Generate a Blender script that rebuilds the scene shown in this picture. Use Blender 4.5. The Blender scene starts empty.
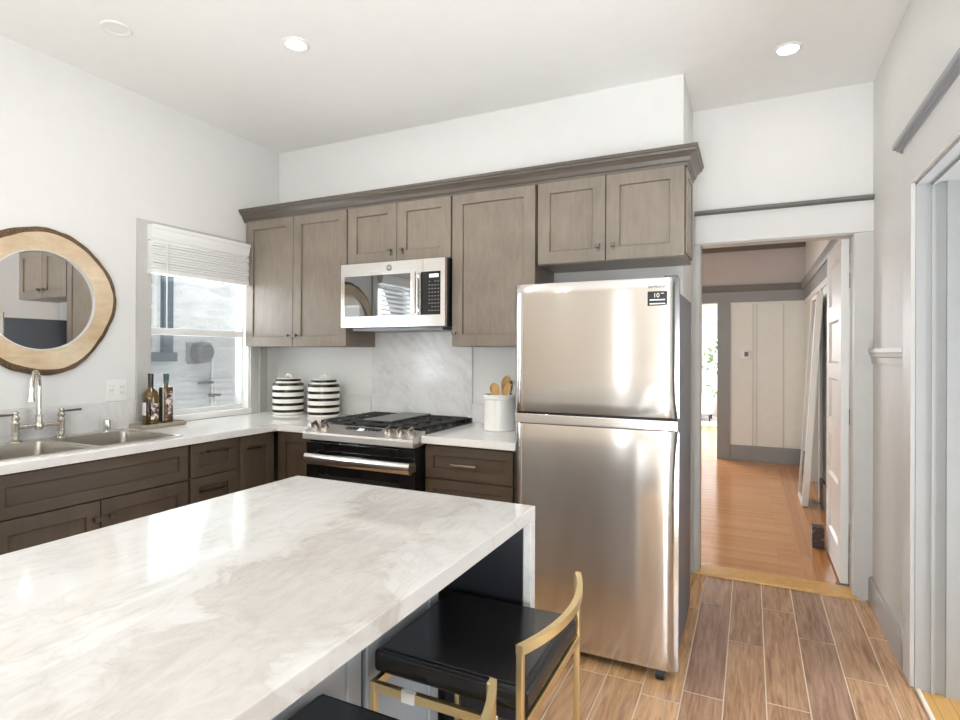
import bpy, bmesh, math, random
from mathutils import Matrix, Vector
random.seed(7)
SC = bpy.context.scene
COL = SC.collection
PI = math.pi

# ---------------------------------------------------------------- camera
cam_data = bpy.data.cameras.new('camera')
cam = bpy.data.objects.new('camera', cam_data)
COL.objects.link(cam)
R_ = Vector((0.9019, 0.4318, 0.0045)).normalized()
F_ = Vector((-0.4318, 0.9019, 0.0019)).normalized()
U_ = R_.cross(F_).normalized()
R_ = F_.cross(U_).normalized()
m = Matrix(((R_.x, U_.x, -F_.x, 3.2762), (R_.y, U_.y, -F_.y, -3.2512), (R_.z, U_.z, -F_.z, 1.3648), (0, 0, 0, 1)))
cam.matrix_world = m
cam_data.sensor_width = 36.0
cam_data.lens = 565.19 / 960 * 36.0
cam_data.shift_y = -(360 - 351.935) / 960
cam_data.clip_start = 0.02
SC.camera = cam

# ---------------------------------------------------------------- world, lights, exposure
SC.view_settings.view_transform = 'Standard'
SC.view_settings.look = 'None'
SC.view_settings.gamma = 1.0
SC.view_settings.exposure = -0.14
world = bpy.data.worlds.new('sky')
SC.world = world
world.use_nodes = True
wn = world.node_tree
wn.nodes.clear()
wo = wn.nodes.new('ShaderNodeOutputWorld')
wb = wn.nodes.new('ShaderNodeBackground')
ws = wn.nodes.new('ShaderNodeTexSky')
ws.sky_type = 'HOSEK_WILKIE'
ws.turbidity = 8.0
ws.sun_direction = (0.3, -0.5, 0.8)
wm = wn.nodes.new('ShaderNodeMixRGB')
wm.inputs[0].default_value = 0.75
wm.inputs[2].default_value = (0.95, 0.98, 1.0, 1)
wn.links.new(ws.outputs[0], wm.inputs[1])
wn.links.new(wm.outputs[0], wb.inputs[0])
wb.inputs[1].default_value = 3.6
SC.cycles.caustics_reflective = False
SC.cycles.caustics_refractive = False
wn.links.new(wb.outputs[0], wo.inputs[0])


def area(name, loc, direction, sx, sy, power, color=(1, 1, 1), shape='RECTANGLE', spread=180):
    d = bpy.data.lights.new(name, 'AREA')
    d.shape = shape
    d.size = sx
    d.size_y = sy
    d.energy = power
    d.color = color
    d.spread = math.radians(spread)
    o = bpy.data.objects.new(name, d)
    COL.objects.link(o)
    o.location = loc
    o.rotation_euler = Vector(direction).to_track_quat('-Z', 'Y').to_euler()
    return o


WARM = (1.0, 0.97, 0.93)
DAY = (0.90, 0.955, 1.0)
# added fill lamps, and daylight entering by the windows
area('rear_fill', (3.22, -5.35, 1.15), (0, 1, 1.6), 1.1, 2.1, 100, DAY)  # added fill at a made-up rear opening, out of view
area('rear_up_fill', (3.22, -6.1, 0.15), (0, 0.55, 1), 1.6, 1.3, 190, DAY)  # added fill aimed upwards to brighten the ceiling
area('slim_window_daylight', (1.945, -5.35, 1.3), (0, 1, 0.3), 0.11, 2.1, 3.5, DAY)
area('sink_window_daylight', (-0.30, -0.68, 1.55), (1, 0.1, 0.35), 0.7, 1.0, 15, DAY)
area('side_window_daylight', (-0.25, -2.42, 1.55), (1, 0, 0.35), 0.7, 1.1, 48, DAY)
area('side_room_fill', (5.3, -0.75, 0.9), (-1, -0.1, 0.7), 1.3, 1.5, 70, DAY)  # added fill, no known source; lifts the sink wall and ceiling
area('living_room_daylight', (1.2, 7.0, 1.9), (0.55, 0.0, -0.35), 2.0, 1.4, 260, DAY)
area('hall_side_fill', (0.75, 2.7, 1.5), (1, 0.1, -0.1), 1.6, 1.5, 9, DAY)  # added fill at an invented, unseen hall window

LAMPS = [(1.24, -1.126, 6), (3.44, -0.045, 1.3), (1.24, -3.25, 5), (3.0, -2.35, 1.5), (2.9, -4.3, 3), (1.24, -4.5, 6)]

# ---------------------------------------------------------------- materials
def lin(c):
    return tuple((x / 12.92 if x <= 0.04045 else ((x + 0.055) / 1.055) ** 2.4) for x in c)


def rgb(r, g, b):
    return lin((r / 255, g / 255, b / 255)) + (1,)


class N:
    """small node-tree helper"""
    def __init__(self, name):
        self.m = bpy.data.materials.new(name)
        self.m.use_nodes = True
        self.t = self.m.node_tree
        self.b = self.t.nodes['Principled BSDF']

    def n(self, kind, **kw):
        x = self.t.nodes.new(kind)
        for k, v in kw.items():
            if k.startswith('i_'):
                key = k[2:]
                key = int(key) if key.isdigit() else key.replace('_', ' ')
                x.inputs[key].default_value = v
            else:
                setattr(x, k, v)
        return x

    def l(self, a, b):
        self.t.links.new(a, b)

    def coord(self, scale=(1, 1, 1), rot=(0, 0, 0), out='Object'):
        tc = self.n('ShaderNodeTexCoord')
        mp = self.n('ShaderNodeMapping')
        mp.inputs['Scale'].default_value = scale
        mp.inputs['Rotation'].default_value = rot
        self.l(tc.outputs[out], mp.inputs[0])
        return mp.outputs[0]

    def noise(self, vec, scale, detail=6, rough=0.6, dist=0.0):
        x = self.n('ShaderNodeTexNoise')
        x.inputs['Scale'].default_value = scale
        x.inputs['Detail'].default_value = detail
        x.inputs['Roughness'].default_value = rough
        x.inputs['Distortion'].default_value = dist
        self.l(vec, x.inputs['Vector'])
        return x.outputs[0]

    def ramp(self, fac, stops):
        x = self.n('ShaderNodeValToRGB')
        e = x.color_ramp.elements
        while len(e) < len(stops):
            e.new(0.5)
        for i, (p, c) in enumerate(stops):
            e[i].position = p
            e[i].color = c if len(c) == 4 else tuple(c) + (1,)
        self.l(fac, x.inputs[0])
        return x.outputs[0]

    def mix(self, fac, a, b, mode='MIX'):
        x = self.n('ShaderNodeMixRGB', blend_type=mode)
        for i, v in ((0, fac), (1, a), (2, b)):
            if hasattr(v, 'links'):
                self.l(v, x.inputs[i])
            else:
                x.inputs[i].default_value = v
        return x.outputs[0]

    def math(self, op, a, b=None, c=None):
        x = self.n('ShaderNodeMath', operation=op)
        for i, v in enumerate((a, b, c)):
            if v is None:
                continue
            if hasattr(v, 'links'):
                self.l(v, x.inputs[i])
            else:
                x.inputs[i].default_value = v
        return x.outputs[0]

    def bump(self, h, strength=0.1, dist=0.01):
        x = self.n('ShaderNodeBump')
        x.inputs['Strength'].default_value = strength
        x.inputs['Distance'].default_value = dist
        self.l(h, x.inputs['Height'])
        self.l(x.outputs[0], self.b.inputs['Normal'])

    def col(self, v):
        if hasattr(v, 'links'):
            self.l(v, self.b.inputs['Base Color'])
        else:
            self.b.inputs['Base Color'].default_value = v

    def set(self, rough=None, metal=None, **kw):
        if rough is not None:
            self.b.inputs['Roughness'].default_value = rough
        if metal is not None:
            self.b.inputs['Metallic'].default_value = metal
        for k, v in kw.items():
            self.b.inputs[k.replace('_', ' ')].default_value = v
        return self


M = {}


def plain(key, color, rough=0.5, metal=0.0, var=0.04, scale=9.0, bump=0.0, **kw):
    """a single colour with a faint procedural unevenness"""
    n = N(key)
    v = n.coord()
    f = n.noise(v, scale, 4)
    d = tuple(max(0, c * (1 - var)) for c in color[:3]) + (1,)
    u = tuple(min(1, c * (1 + var)) for c in color[:3]) + (1,)
    n.col(n.ramp(f, [(0.3, d), (0.7, u)]))
    n.set(rough, metal, **kw)
    if bump:
        n.bump(n.noise(v, scale * 12, 3), bump, 0.002)
    M[key] = n.m
    return n


plain('wall_paint', rgb(230, 229, 226), 0.55, var=0.01, bump=0.04)
plain('ceiling_paint', rgb(247, 246, 243), 0.7, var=0.01, bump=0.04)
plain('wall_cream', rgb(238, 230, 218), 0.55, var=0.01, bump=0.04)  # rear wall; warm light there put into its colour
plain('trim_paint', rgb(206, 205, 201), 0.4, var=0.02)
plain('blind_white', rgb(248, 248, 246), 0.4, var=0.005)
plain('trim_white', rgb(240, 239, 236), 0.35, var=0.01)
plain('frieze_paint', rgb(226, 225, 223), 0.45, var=0.01)
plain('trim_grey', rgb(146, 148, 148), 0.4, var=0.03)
plain('casing_paint', rgb(196, 194, 190), 0.45, var=0.02)
plain('jamb_paint', rgb(178, 180, 180), 0.45, var=0.02)
plain('shelf_paint', rgb(158, 162, 167), 0.35, var=0.02)
plain('trim_dark', rgb(112, 108, 104), 0.45, var=0.03)
plain('hall_panel', rgb(232, 234, 228), 0.45, var=0.02)
plain('hall_upper', rgb(200, 192, 188), 0.6, var=0.02)
plain('baseboard_grey', rgb(176, 174, 171), 0.4, var=0.02)
plain('cupboard_dark', rgb(30, 31, 36), 0.35, var=0.05)
plain('island_panel', rgb(178, 186, 194), 0.35, var=0.03)
plain('chrome', (0.80, 0.78, 0.75, 1), 0.10, 1.0, var=0.01)
plain('nickel_dark', (0.20, 0.18, 0.16, 1), 0.28, 1.0, var=0.03)
plain('nickel', (0.62, 0.58, 0.52, 1), 0.22, 1.0, var=0.02)
plain('gold', (0.83, 0.67, 0.36, 1), 0.30, 1.0, var=0.03)
plain('black_gloss', (0.008, 0.008, 0.009, 1), 0.06, var=0.05)
plain('black_enamel', (0.018, 0.017, 0.017, 1), 0.25, var=0.05)
plain('cast_iron', (0.030, 0.029, 0.028, 1), 0.55, var=0.1, scale=60, bump=0.2)
plain('griddle', (0.22, 0.215, 0.205, 1), 0.4, 0.5, var=0.05)
plain('black_rubber', (0.012, 0.012, 0.012, 1), 0.6)
plain('ceramic', rgb(243, 240, 234), 0.22, var=0.01)
plain('white_plastic', rgb(240, 240, 238), 0.35, var=0.01)
plain('screen_grey', rgb(170, 172, 172), 0.8)
plain('wood_spoon', rgb(206, 164, 104), 0.55, var=0.12, scale=30)
plain('stone_tray', rgb(160, 152, 136), 0.75, var=0.12, scale=40, bump=0.2)
plain('fridge_side', rgb(96, 99, 106), 0.42, 0.3, var=0.03, scale=300)
plain('neighbour_trim', rgb(92, 104, 116), 0.5, var=0.05)
plain('grey_metal', rgb(128, 130, 133), 0.35, 0.5, var=0.05)
plain('oak_strip', rgb(226, 174, 96), 0.3, var=0.1, scale=25)
plain('grout', rgb(248, 236, 218), 0.7, var=0.03)
plain('cap_teal', rgb(70, 92, 96), 0.35)
plain('label_white', rgb(232, 228, 220), 0.5)
plain('ink_grey', rgb(120, 118, 115), 0.5)
plain('ink_white', rgb(240, 240, 238), 0.5)
n = N('brown_box')
n.col(n.ramp(n.noise(n.coord(), 38, 3, 0.6), [(0.50, rgb(58, 34, 26)), (0.60, rgb(74, 44, 34)), (0.70, rgb(196, 176, 160))]))
n.set(0.45)
M['brown_box'] = n.m
plain('rug', rgb(226, 226, 226), 0.95, var=0.1, scale=60)
plain('upholstery', rgb(226, 226, 228), 0.9, var=0.03, scale=60)
plain('display_glow', (0.7, 0.85, 0.9, 1), 0.3, Emission_Strength=0.8, Emission_Color=(0.75, 0.9, 1.0, 1))
plain('lamp_glow', (1, 1, 1, 1), 0.5, Emission_Strength=14.0, Emission_Color=(1.0, 0.97, 0.92, 1))

n = N('dark_glass')
n.col((0.012, 0.012, 0.013, 1))
n.set(0.03)
n.b.inputs['IOR'].default_value = 2.6
M['dark_glass'] = n.m

# black leather
n = N('leather')
v = n.coord()
n.col((0.012, 0.011, 0.011, 1))
n.set(0.2)
n.bump(n.noise(v, 160, 3), 0.08, 0.002)
M['leather'] = n.m


def wood(key, axis, dark, light, rough=0.42, grain=22, low=1.6, blotch=0.35):
    n = N(key)
    s = [grain, grain, grain]
    s['xyz'.index(axis)] = low
    v = n.coord(tuple(s))
    f = n.noise(v, 1.0, 8, 0.62, 0.4)
    v2 = n.coord((1, 1, 1))
    g = n.noise(v2, 3.2, 5, 0.6)
    c1 = n.ramp(f, [(0.30, dark), (0.72, light)])
    c = n.mix(blotch, c1, n.ramp(g, [(0.35, dark), (0.65, light)]))
    n.col(c)
    n.set(rough)
    n.bump(f, 0.05, 0.002)
    M[key] = n.m


CW_D, CW_L = rgb(118, 107, 96), rgb(146, 134, 121)
wood('cabinet_wood', 'z', CW_D, CW_L, 0.36, 40, 7.0, 0.5)
BW_D, BW_L = rgb(72, 60, 49), rgb(98, 83, 68)  # same wood as the wall cabinets, shade put into darker tones
wood('base_wood', 'z', BW_D, BW_L)
wood('base_wood_y', 'y', BW_D, BW_L)
wood('base_wood_x', 'x', BW_D, BW_L)
wood('crown_wood', 'x', rgb(84, 77, 70), rgb(104, 96, 88), 0.36)
wood('mirror_wood', 'y', rgb(188, 160, 124), rgb(232, 214, 186), 0.65, 26, 6, 0.5)
wood('bark', 'z', rgb(46, 34, 26), rgb(150, 118, 88), 0.95, 110, 70)

# white marble of the worktops
def marble(key, vein_scale, amount, base=rgb(242, 239, 236), vein=rgb(196, 190, 184), rough=0.10, stretch=(1, 1, 1), rot=(0, 0, 0), warm=0.3):
    n = N(key)
    v = n.coord(stretch, rot)
    f = n.noise(v, vein_scale, 9, 0.62, 1.3)
    ridge = n.math('ABSOLUTE', n.math('SUBTRACT', f, 0.5))
    veins = n.ramp(ridge, [(0.0, (1, 1, 1)), (0.05, (0.25, 0.25, 0.25)), (0.14, (0, 0, 0))])
    cloud = n.ramp(n.noise(v, vein_scale * 0.55, 5, 0.55, 0.6), [(0.45, (0, 0, 0)), (0.72, (1, 1, 1))])
    k = n.math('MULTIPLY', n.math('ADD', n.math('MULTIPLY', veins, 0.55), n.math('MULTIPLY', cloud, 0.6)), amount)
    n.col(n.mix(k, base, vein))
    n.set(rough)
    M[key] = n.m
    return n


marble('worktop_marble', 2.2, 0.22, rgb(244, 242, 239))
marble('splash_marble', 5.0, 0.35, rgb(238, 236, 233), rgb(186, 184, 182), 0.16)
n = N('slab_marble')
v1 = n.coord((1, 1, 1), (0, -PI / 4, 0))
mp = n.n('ShaderNodeMapping')
mp.inputs['Scale'].default_value = (0.9, 1, 2.4)
n.l(v1, mp.inputs[0])
f = n.noise(mp.outputs[0], 2.2, 9, 0.62, 0.7)
ridge = n.math('ABSOLUTE', n.math('SUBTRACT', f, 0.5))
vn = n.ramp(ridge, [(0.0, (1, 1, 1)), (0.03, (0.45, 0.45, 0.45)), (0.09, (0, 0, 0))])
cl = n.ramp(n.noise(mp.outputs[0], 1.5, 8, 0.6, 0.5), [(0.46, (0, 0, 0)), (0.70, (1, 1, 1))])
mot = n.ramp(n.noise(n.coord(), 26, 6, 0.7), [(0.35, (0.4, 0.4, 0.4)), (0.7, (1, 1, 1))])
k = n.math('MULTIPLY', n.math('ADD', n.math('MULTIPLY', vn, 0.35), n.math('MULTIPLY', cl, 0.75)), n.math('MULTIPLY', mot, 0.85))
n.col(n.mix(k, rgb(238, 237, 235), rgb(166, 167, 170)))
n.set(0.15)
M['slab_marble'] = n.m


# the island slab: a broad grey-beige cloud with drifting veins
def island_marble():
    n = N('island_marble')
    tc = n.n('ShaderNodeTexCoord')
    geo = tc.outputs['Object']
    sep = n.n('ShaderNodeSeparateXYZ')
    n.l(geo, sep.inputs[0])
    x, y = sep.outputs[0], sep.outputs[1]
    flat = n.coord((1, 1, 1))
    warp = n.math('SUBTRACT', n.noise(flat, 5.0, 7, 0.62, 0.9), 0.5)
    # broad mottled cloud along one diagonal
    d1 = n.math('ADD', n.math('SUBTRACT', n.math('ADD', x, n.math('MULTIPLY', y, 0.20)), 0.30), n.math('MULTIPLY', warp, 0.55))
    a1 = n.math('ABSOLUTE', d1)
    band = n.ramp(a1, [(0.0, (0.8, 0.8, 0.8)), (0.095, (0.8, 0.8, 0.8)), (0.125, (0.9, 0.9, 0.9)), (0.15, (0.35, 0.35, 0.35)), (0.24, (0, 0, 0))])
    fine = n.ramp(n.noise(n.coord((1, 0.6, 1), (0, 0, 0.5)), 16.0, 10, 0.72, 1.2), [(0.34, (0, 0, 0)), (0.68, (1, 1, 1))])
    # thinner streaky drift beside it
    d2 = n.math('ADD', n.math('SUBTRACT', n.math('ADD', x, n.math('MULTIPLY', y, 0.50)), 0.06), n.math('MULTIPLY', warp, 0.35))
    drift = n.ramp(n.math('ABSOLUTE', d2), [(0.0, (0.8, 0.8, 0.8)), (0.05, (0.5, 0.5, 0.5)), (0.12, (0, 0, 0))])
    streak = n.ramp(n.noise(n.coord((4.5, 1.0, 1), (0, 0, 0.46)), 5.0, 8, 0.65, 1.2), [(0.40, (0, 0, 0)), (0.64, (1, 1, 1))])
    k1 = n.math('MULTIPLY', band, n.math('ADD', n.math('MULTIPLY', fine, 0.55), 0.40))
    c = n.mix(k1, rgb(222, 221, 219), rgb(186, 178, 169))
    k2 = n.math('MULTIPLY', drift, n.math('MULTIPLY', streak, 0.75))
    c = n.mix(k2, c, rgb(190, 186, 180))
    ridge = n.math('ABSOLUTE', n.math('SUBTRACT', n.noise(n.coord((2.2, 0.9, 1), (0, 0, 0.46)), 2.2, 8, 0.6, 1.8), 0.5))
    veins = n.ramp(ridge, [(0.0, (1, 1, 1)), (0.015, (0.3, 0.3, 0.3)), (0.05, (0, 0, 0))])
    c = n.mix(n.math('MULTIPLY', veins, 0.22), c, rgb(168, 160, 148))
    dots = n.ramp(n.noise(n.coord((1, 0.6, 1)), 26, 4, 0.6), [(0.68, (0, 0, 0)), (0.78, (1, 1, 1))])
    c = n.mix(n.math('MULTIPLY', n.math('MULTIPLY', dots, band), 0.55), c, rgb(150, 138, 122))
    n.col(c)
    n.set(0.07)
    M['island_marble'] = n.m


island_marble()


# brushed stainless steel, brushed along one axis
def steel(key, axis, color=(0.66, 0.635, 0.60, 1), rough=0.24, aniso=0.0):
    n = N(key)
    sc_ = [420, 420, 420]
    sc_['xyz'.index(axis)] = 3
    f = n.noise(n.coord(tuple(sc_)), 1.0, 4, 0.6)
    n.col(n.ramp(f, [(0.2, tuple(c * 0.95 for c in color[:3])), (0.8, tuple(min(1, c * 1.04) for c in color[:3]))]))
    n.set(rough, 1.0)
    if aniso:
        n.b.inputs['Anisotropic'].default_value = aniso
        tg = n.n('ShaderNodeTangent', direction_type='RADIAL', axis='Z')
        n.l(tg.outputs[0], n.b.inputs['Tangent'])
        n.b.inputs['Anisotropic Rotation'].default_value = 0.25
    else:
        n.bump(f, 0.015, 0.001)
    M[key] = n.m


steel('steel_x', 'x', (0.69, 0.67, 0.645, 1), 0.17, 0.9)
steel('steel_sink', 'y', (0.62, 0.59, 0.54, 1), 0.30)
steel('steel_satin', 'x', (0.74, 0.72, 0.70, 1), 0.42)
steel('steel_bright', 'x', (0.74, 0.72, 0.70, 1), 0.16)

# mirror and glass
n = N('mirror_silver')
n.col((0.93, 0.93, 0.93, 1))
n.set(0.01, 1.0)
M['mirror_silver'] = n.m


def glass(key, color, rough=0.02, alpha_mix=0.88):
    """thin window glass: mostly clear with a gloss of reflection"""
    n = N(key)
    out = n.t.nodes['Material Output']
    tr = n.n('ShaderNodeBsdfTransparent')
    tr.inputs[0].default_value = color
    gl = n.n('ShaderNodeBsdfGlossy')
    gl.inputs['Roughness'].default_value = rough
    fr = n.n('ShaderNodeFresnel')
    ge = n.n('ShaderNodeNewGeometry')
    n.l(n.math('ADD', n.math('MULTIPLY', ge.outputs['Backfacing'], 1 / 1.45 - 1.45), 1.45), fr.inputs['IOR'])
    mx = n.n('ShaderNodeMixShader')
    n.l(fr.outputs[0], mx.inputs[0])
    n.l(tr.outputs[0], mx.inputs[1])
    n.l(gl.outputs[0], mx.inputs[2])
    n.l(mx.outputs[0], out.inputs[0])
    M[key] = n.m


glass('window_glass', (0.97, 0.98, 0.98, 1))

# insect screen: fine grey mesh, half open
n = N('insect_screen')
out = n.t.nodes['Material Output']
tr = n.n('ShaderNodeBsdfTransparent')
df = n.n('ShaderNodeBsdfDiffuse')
df.inputs[0].default_value = (0.30, 0.30, 0.31, 1)
mx = n.n('ShaderNodeMixShader')
mx.inputs[0].default_value = 0.46
n.l(tr.outputs[0], mx.inputs[1])
n.l(df.outputs[0], mx.inputs[2])
n.l(mx.outputs[0], out.inputs[0])
M['insect_screen'] = n.m

# bottle glass
for key, colr in (('glass_dark', (0.03, 0.022, 0.008, 1)), ('glass_oil', (0.12, 0.065, 0.008, 1))):
    n = N(key)
    f = n.noise(n.coord((1, 1, 0.6)), 14, 3)
    n.col(n.ramp(f, [(0.35, tuple(c * 0.6 for c in colr[:3])), (0.65, tuple(min(1, c * 1.3) for c in colr[:3]))]))
    n.set(0.06)
    n.b.inputs['Coat Weight'].default_value = 0.6
    M[key] = n.m

# printed bottle label: dark picture blotches on white
n = N('label_print')
f = n.noise(n.coord((1, 1, 1)), 45, 4, 0.6)
n.col(n.ramp(f, [(0.40, rgb(46, 34, 30)), (0.48, rgb(128, 92, 76)), (0.56, rgb(226, 220, 212))]))
n.set(0.45)
M['label_print'] = n.m

# striped canister glaze: bands at z = first + k * pitch
def stripes(key, first, pitch, half):
    n = N(key)
    tc = n.n('ShaderNodeTexCoord')
    sep = n.n('ShaderNodeSeparateXYZ')
    n.l(tc.outputs['Object'], sep.inputs[0])
    q = n.math('FRACT', n.math('DIVIDE', n.math('ADD', n.math('SUBTRACT', sep.outputs[2], first), pitch / 2 + pitch * 4), pitch))
    a = n.math('ABSOLUTE', n.math('SUBTRACT', q, 0.5))
    k = n.math('LESS_THAN', a, half / pitch)
    n.col(n.mix(k, rgb(243, 239, 230), rgb(26, 22, 19)))
    n.set(0.16)
    M[key] = n.m


stripes('canister_glaze', 0.027, 0.047, 0.0098)
stripes('canister_lid_glaze', 0.2455, 0.2, 0.0085)

# wood-look porcelain floor tiles, per-tile tone with mixed light painted in by column
n = N('floor_tile')
at = n.n('ShaderNodeAttribute', attribute_name='tone')
v = n.coord((48, 3.4, 20))
addv = n.n('ShaderNodeVectorMath', operation='ADD')
n.l(v, addv.inputs[0])
sc = n.n('ShaderNodeVectorMath', operation='SCALE')
n.l(at.outputs['Vector'], sc.inputs[0])
sc.inputs['Scale'].default_value = 37.0
n.l(sc.outputs[0], addv.inputs[1])
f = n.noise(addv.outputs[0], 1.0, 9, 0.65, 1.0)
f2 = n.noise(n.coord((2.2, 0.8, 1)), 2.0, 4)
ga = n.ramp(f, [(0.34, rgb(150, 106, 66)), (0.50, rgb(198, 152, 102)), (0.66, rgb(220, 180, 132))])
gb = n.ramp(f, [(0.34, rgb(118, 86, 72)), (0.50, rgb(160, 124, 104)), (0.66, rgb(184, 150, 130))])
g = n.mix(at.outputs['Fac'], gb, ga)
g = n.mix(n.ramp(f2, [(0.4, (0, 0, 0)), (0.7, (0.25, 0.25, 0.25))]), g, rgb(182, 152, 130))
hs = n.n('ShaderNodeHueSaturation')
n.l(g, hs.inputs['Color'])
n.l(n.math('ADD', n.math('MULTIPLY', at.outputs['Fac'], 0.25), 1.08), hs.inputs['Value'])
n.col(hs.outputs[0])
n.set(0.30)
n.bump(f, 0.12, 0.002)
M['floor_tile'] = n.m

# narrow strip hardwood of the hall (strips run across the hall)
def strip_floor(key, along, c1, c2, width=0.057):
    n = N(key)
    tc = n.n('ShaderNodeTexCoord')
    mp = n.n('ShaderNodeMapping')
    n.l(tc.outputs['Object'], mp.inputs[0])
    if along == 'y':
        mp.inputs['Rotation'].default_value = (0, 0, PI / 2)
    br = n.n('ShaderNodeTexBrick')
    br.offset = 0.37
    br.inputs['Color1'].default_value = c1
    br.inputs['Color2'].default_value = c2
    br.inputs['Mortar'].default_value = rgb(96, 58, 28)
    br.inputs['Scale'].default_value = 1.0
    br.inputs['Mortar Size'].default_value = 0.0012
    br.inputs['Bias'].default_value = 0.0
    br.inputs['Brick Width'].default_value = 1.15
    br.inputs['Row Height'].default_value = width
    n.l(mp.outputs[0], br.inputs['Vector'])
    gv = n.coord((2, 40, 1) if along == 'x' else (40, 2, 1))
    f = n.noise(gv, 1.0, 7, 0.6, 0.6)
    n.col(n.mix(0.45, br.outputs['Color'], n.ramp(f, [(0.3, c1), (0.7, c2)])))
    n.set(0.16)
    M[key] = n.m


strip_floor('hall_wood', 'x', rgb(186, 124, 72), rgb(222, 164, 106))
strip_floor('hall_border_wood', 'y', rgb(178, 116, 66), rgb(210, 150, 94))
strip_floor('side_wood', 'y', rgb(202, 150, 84), rgb(232, 184, 112))

# rough stucco of the house next door
n = N('stucco')
v = n.coord()
w = n.noise(n.coord((1, 0.6, 2.2)), 5.0, 5, 0.55, 1.5)
n.col(n.ramp(w, [(0.3, rgb(206, 208, 210)), (0.7, rgb(232, 233, 233))]))
n.set(0.9)
cr = n.noise(n.coord((1, 0.55, 1.5), (0.5, 0, 0)), 7.0, 4, 0.5, 2.0)
n.bump(n.ramp(n.math('ABSOLUTE', n.math('SUBTRACT', cr, 0.5)), [(0.0, (0, 0, 0)), (0.05, (1, 1, 1))]), 0.35, 0.02)
M['stucco'] = n.m

# foliage seen by the far window
n = N('foliage')
n.col(n.ramp(n.noise(n.coord(), 20, 4), [(0.35, rgb(70, 100, 50)), (0.65, rgb(170, 190, 130))]))
n.set(0.7)
M['foliage'] = n.m

# ---------------------------------------------------------------- mesh helpers
def new():
    return bmesh.new()


def merge(dst, src):
    me = bpy.data.meshes.new('tmp')
    src.to_mesh(me)
    src.free()
    dst.from_mesh(me)
    bpy.data.meshes.remove(me)


def bx(bm, x0, x1, y0, y1, z0, z1, bev=0.0, seg=2):
    t = bmesh.new()
    bmesh.ops.create_cube(t, size=1.0)
    for vt in t.verts:
        vt.co = Vector(((x0 + x1) / 2 + vt.co.x * (x1 - x0), (y0 + y1) / 2 + vt.co.y * (y1 - y0), (z0 + z1) / 2 + vt.co.z * (z1 - z0)))
    if bev:
        bmesh.ops.bevel(t, geom=t.edges[:], offset=bev, segments=seg, profile=0.5, affect='EDGES')
    merge(bm, t)
    return bm


def box(x0, x1, y0, y1, z0, z1, bev=0.0, seg=2):
    return bx(new(), x0, x1, y0, y1, z0, z1, bev, seg)


def quad_frame(a):
    a = Vector(a).normalized()
    up = Vector((0, 0, 1)) if abs(a.z) < 0.9 else Vector((1, 0, 0))
    s = a.cross(up).normalized()
    return s, s.cross(a).normalized()


def cyl(bm, p0, p1, r0, r1=None, seg=20, caps=True):
    r1 = r0 if r1 is None else r1
    p0, p1 = Vector(p0), Vector(p1)
    s, u = quad_frame(p1 - p0)
    a, b = [], []
    for i in range(seg):
        t = 2 * PI * i / seg
        d = s * math.cos(t) + u * math.sin(t)
        a.append(bm.verts.new(p0 + d * r0))
        b.append(bm.verts.new(p1 + d * r1))
    for i in range(seg):
        j = (i + 1) % seg
        bm.faces.new((a[i], a[j], b[j], b[i]))
    if caps:
        bm.faces.new(a[::-1])
        bm.faces.new(b)
    return bm


def lathe(bm, prof, c, seg=32, axis='z'):
    """profile [(r, h)...] turned about an axis through c; closed at r = 0"""
    rings = []
    c = Vector(c)

    def P(r, h, t):
        if axis == 'z':
            return c + Vector((r * math.cos(t), r * math.sin(t), h))
        if axis == 'x':
            return c + Vector((h, r * math.cos(t), r * math.sin(t)))
        return c + Vector((r * math.cos(t), h, r * math.sin(t)))
    for r, h in prof:
        if r < 1e-6:
            rings.append([bm.verts.new(P(0, h, 0))])
        else:
            rings.append([bm.verts.new(P(r, h, 2 * PI * i / seg)) for i in range(seg)])
    for A, B in zip(rings, rings[1:]):
        for i in range(seg):
            j = (i + 1) % seg
            if len(A) == 1 and len(B) == 1:
                continue
            if len(A) == 1:
                bm.faces.new((A[0], B[j], B[i]))
            elif len(B) == 1:
                bm.faces.new((A[i], A[j], B[0]))
            else:
                bm.faces.new((A[i], A[j], B[j], B[i]))
    return bm


def tube(bm, pts, r, seg=12):
    pts = [Vector(p) for p in pts]
    rs = r if isinstance(r, (list, tuple)) else [r] * len(pts)
    rings = []
    s = None
    for i, p in enumerate(pts):
        d = (pts[min(i + 1, len(pts) - 1)] - pts[max(i - 1, 0)]).normalized()
        if s is None:
            s, u = quad_frame(d)
        else:
            s = (s - d * s.dot(d)).normalized()
            u = s.cross(d).normalized()
        rings.append([bm.verts.new(p + (s * math.cos(2 * PI * k / seg) + u * math.sin(2 * PI * k / seg)) * rs[i]) for k in range(seg)])
    for A, B in zip(rings, rings[1:]):
        for k in range(seg):
            j = (k + 1) % seg
            bm.faces.new((A[k], A[j], B[j], B[k]))
    bm.faces.new(rings[0][::-1])
    bm.faces.new(rings[-1])
    return bm


def prism(bm, prof, axis, a0, a1):
    """polygon swept along an axis. axis x: prof=(y,z); y: prof=(x,z); z: prof=(x,y)"""
    def P(p, a):
        return {'x': (a, p[0], p[1]), 'y': (p[0], a, p[1]), 'z': (p[0], p[1], a)}[axis]
    A = [bm.verts.new(P(p, a0)) for p in prof]
    B = [bm.verts.new(P(p, a1)) for p in prof]
    k = len(prof)
    for i in range(k):
        j = (i + 1) % k
        bm.faces.new((A[i], A[j], B[j], B[i]))
    bm.faces.new(A[::-1])
    bm.faces.new(B)
    return bm


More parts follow.
